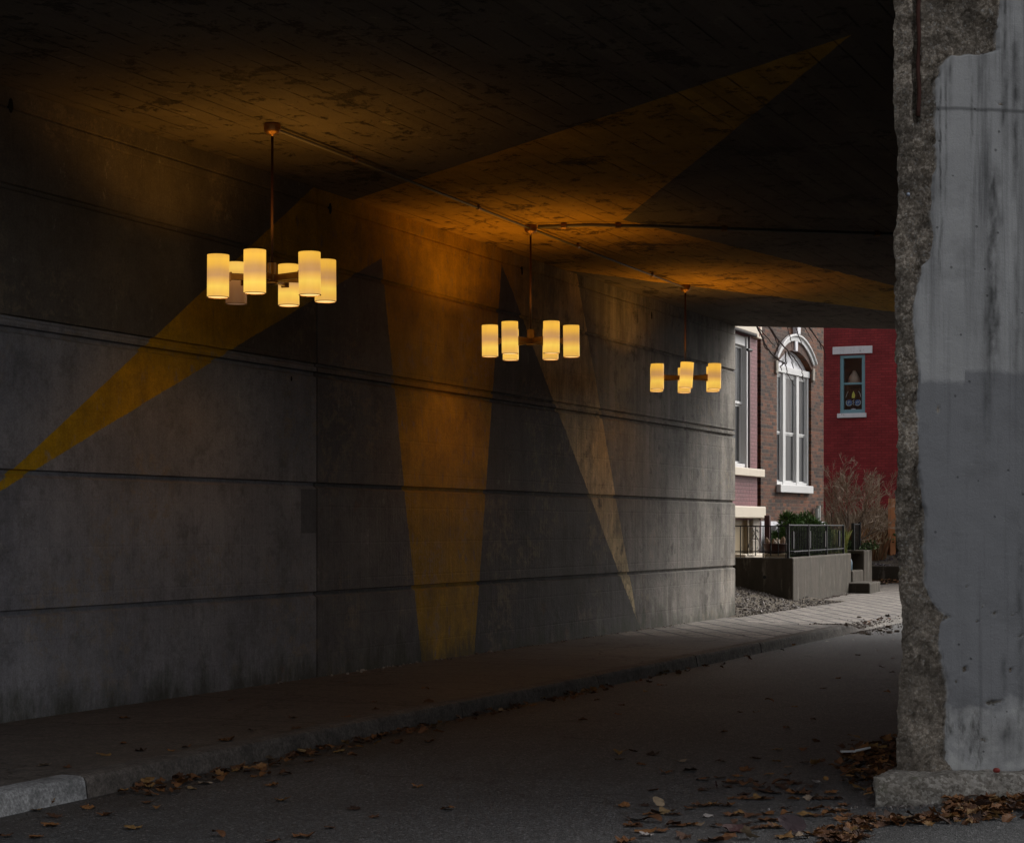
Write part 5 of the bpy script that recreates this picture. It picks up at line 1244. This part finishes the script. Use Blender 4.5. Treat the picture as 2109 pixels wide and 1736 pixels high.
for _ in range(330):    # behind the footing, left of the pillar
    px = 2200-abs(G(0,75)); v = 1865+G(0,26)+ (2200-px)*.05
    if v < 1800: continue
    q = gnd(px, v); s_, o_ = so(q)
    pts.append((q.x,q.y,.03*LR.random()))
litter('leaf_pile', 'dark heap of leaves in the shade left of the pillar', pts, .095, 32)
pts = []
for _ in range(300):    # kerb drift
    s_ = kA+.2+abs(G(0,5.5)); 
    if s_ > 27.6: continue
    w_ = .10+.10*max(0,noise.noise(Vector((s_*.9,0,3)))+.3); d_ = noise.noise(Vector((s_*1.1,4,3)))
    if d_ < -.12 and LR.random() < .75: continue
    q = rd(s_, KO+.03+abs(G(0,w_))); pts.append((q.x,q.y,.02*LR.random()))
for _ in range(30):
    q = gnd(305+G(0,24), 1912+G(0,6)); pts.append((q.x,q.y,.04*LR.random()))
for _ in range(16):
    q = gnd(95+G(0,16), 1962+G(0,4)); pts.append((q.x,q.y,.04*LR.random()))
litter('leaf_drift', 'thin drift of brown leaves caught along the kerb', pts, .078, 33)
pts = []
for _ in range(420):
    q = FW+U3*LR.uniform(-.3,3.2)-D*abs(G(0,.55)); pts.append((q.x,q.y,.13+.10*LR.random()*max(0,1)))
for _ in range(14):
    s_ = LR.uniform(28,33); q = rd(s_, KO-.1+G(0,.2)); pts.append((q.x,q.y,.07))
litter('leaf_drift', 'reddish leaves banked against the low garden wall beyond the steps', pts, .10, 34)
# ground scraps
sc_ = MB(); rr = random.Random(5)
for _ in range(120):
    s_ = rr.uniform(24,34); o_ = rr.uniform(-8.6,-2.5); p = rd(s_,o_); z = (pave_z(s_,o_)+.006) if o_ < KO else .006; a = rr.uniform(0,6.3); r_ = rr.uniform(.015,.045)
    sc_.add([(p.x+r_*cos(a+k*2.1)*rr.uniform(.6,1.3),p.y+r_*sin(a+k*2.1)*rr.uniform(.6,1.3),z+rr.uniform(0,.02)) for k in range(3)], [(0,1,2)])
o = sc_.build('leaf_scraps', M_pale); tag(o, 'pale scraps of leaf scattered on the road and slabs at the far opening', 'leaf scraps', kind='stuff')
p0 = gnd(2060,1851); tb = MB(); tb.box(-.095,.0,-.012,.012,0,.012); tb.tube([(0,0,.008),(.06,0,.02),(.10,.006,.028)], [.009,.009,.007], 8)
o = tb.build('plastic_tube', plain('white_plastic', (.60,.60,.60), .35)); o.location = (p0.x+.08,p0.y,.045); o.rotation_euler = (0,0,.15); o.scale = (1.1,1,1); tag(o, 'white plastic tube scrap lying on the leaves left of the pillar', 'litter')
q = pix(2433, 1880, 10.99); rb = MB(); rb.lathe([(0,0),(.014,.001),(.020,.008),(.021,.016),(.016,.025),(.006,.028),(0,.027)], 14); o = rb.build('red_cap', plain('red_plastic', (.20,.025,.018), .5), smooth=True); o.location = (q.x,q.y,.175); tag(o, 'small red round cap on the ledge of the pillar footing', 'cap')
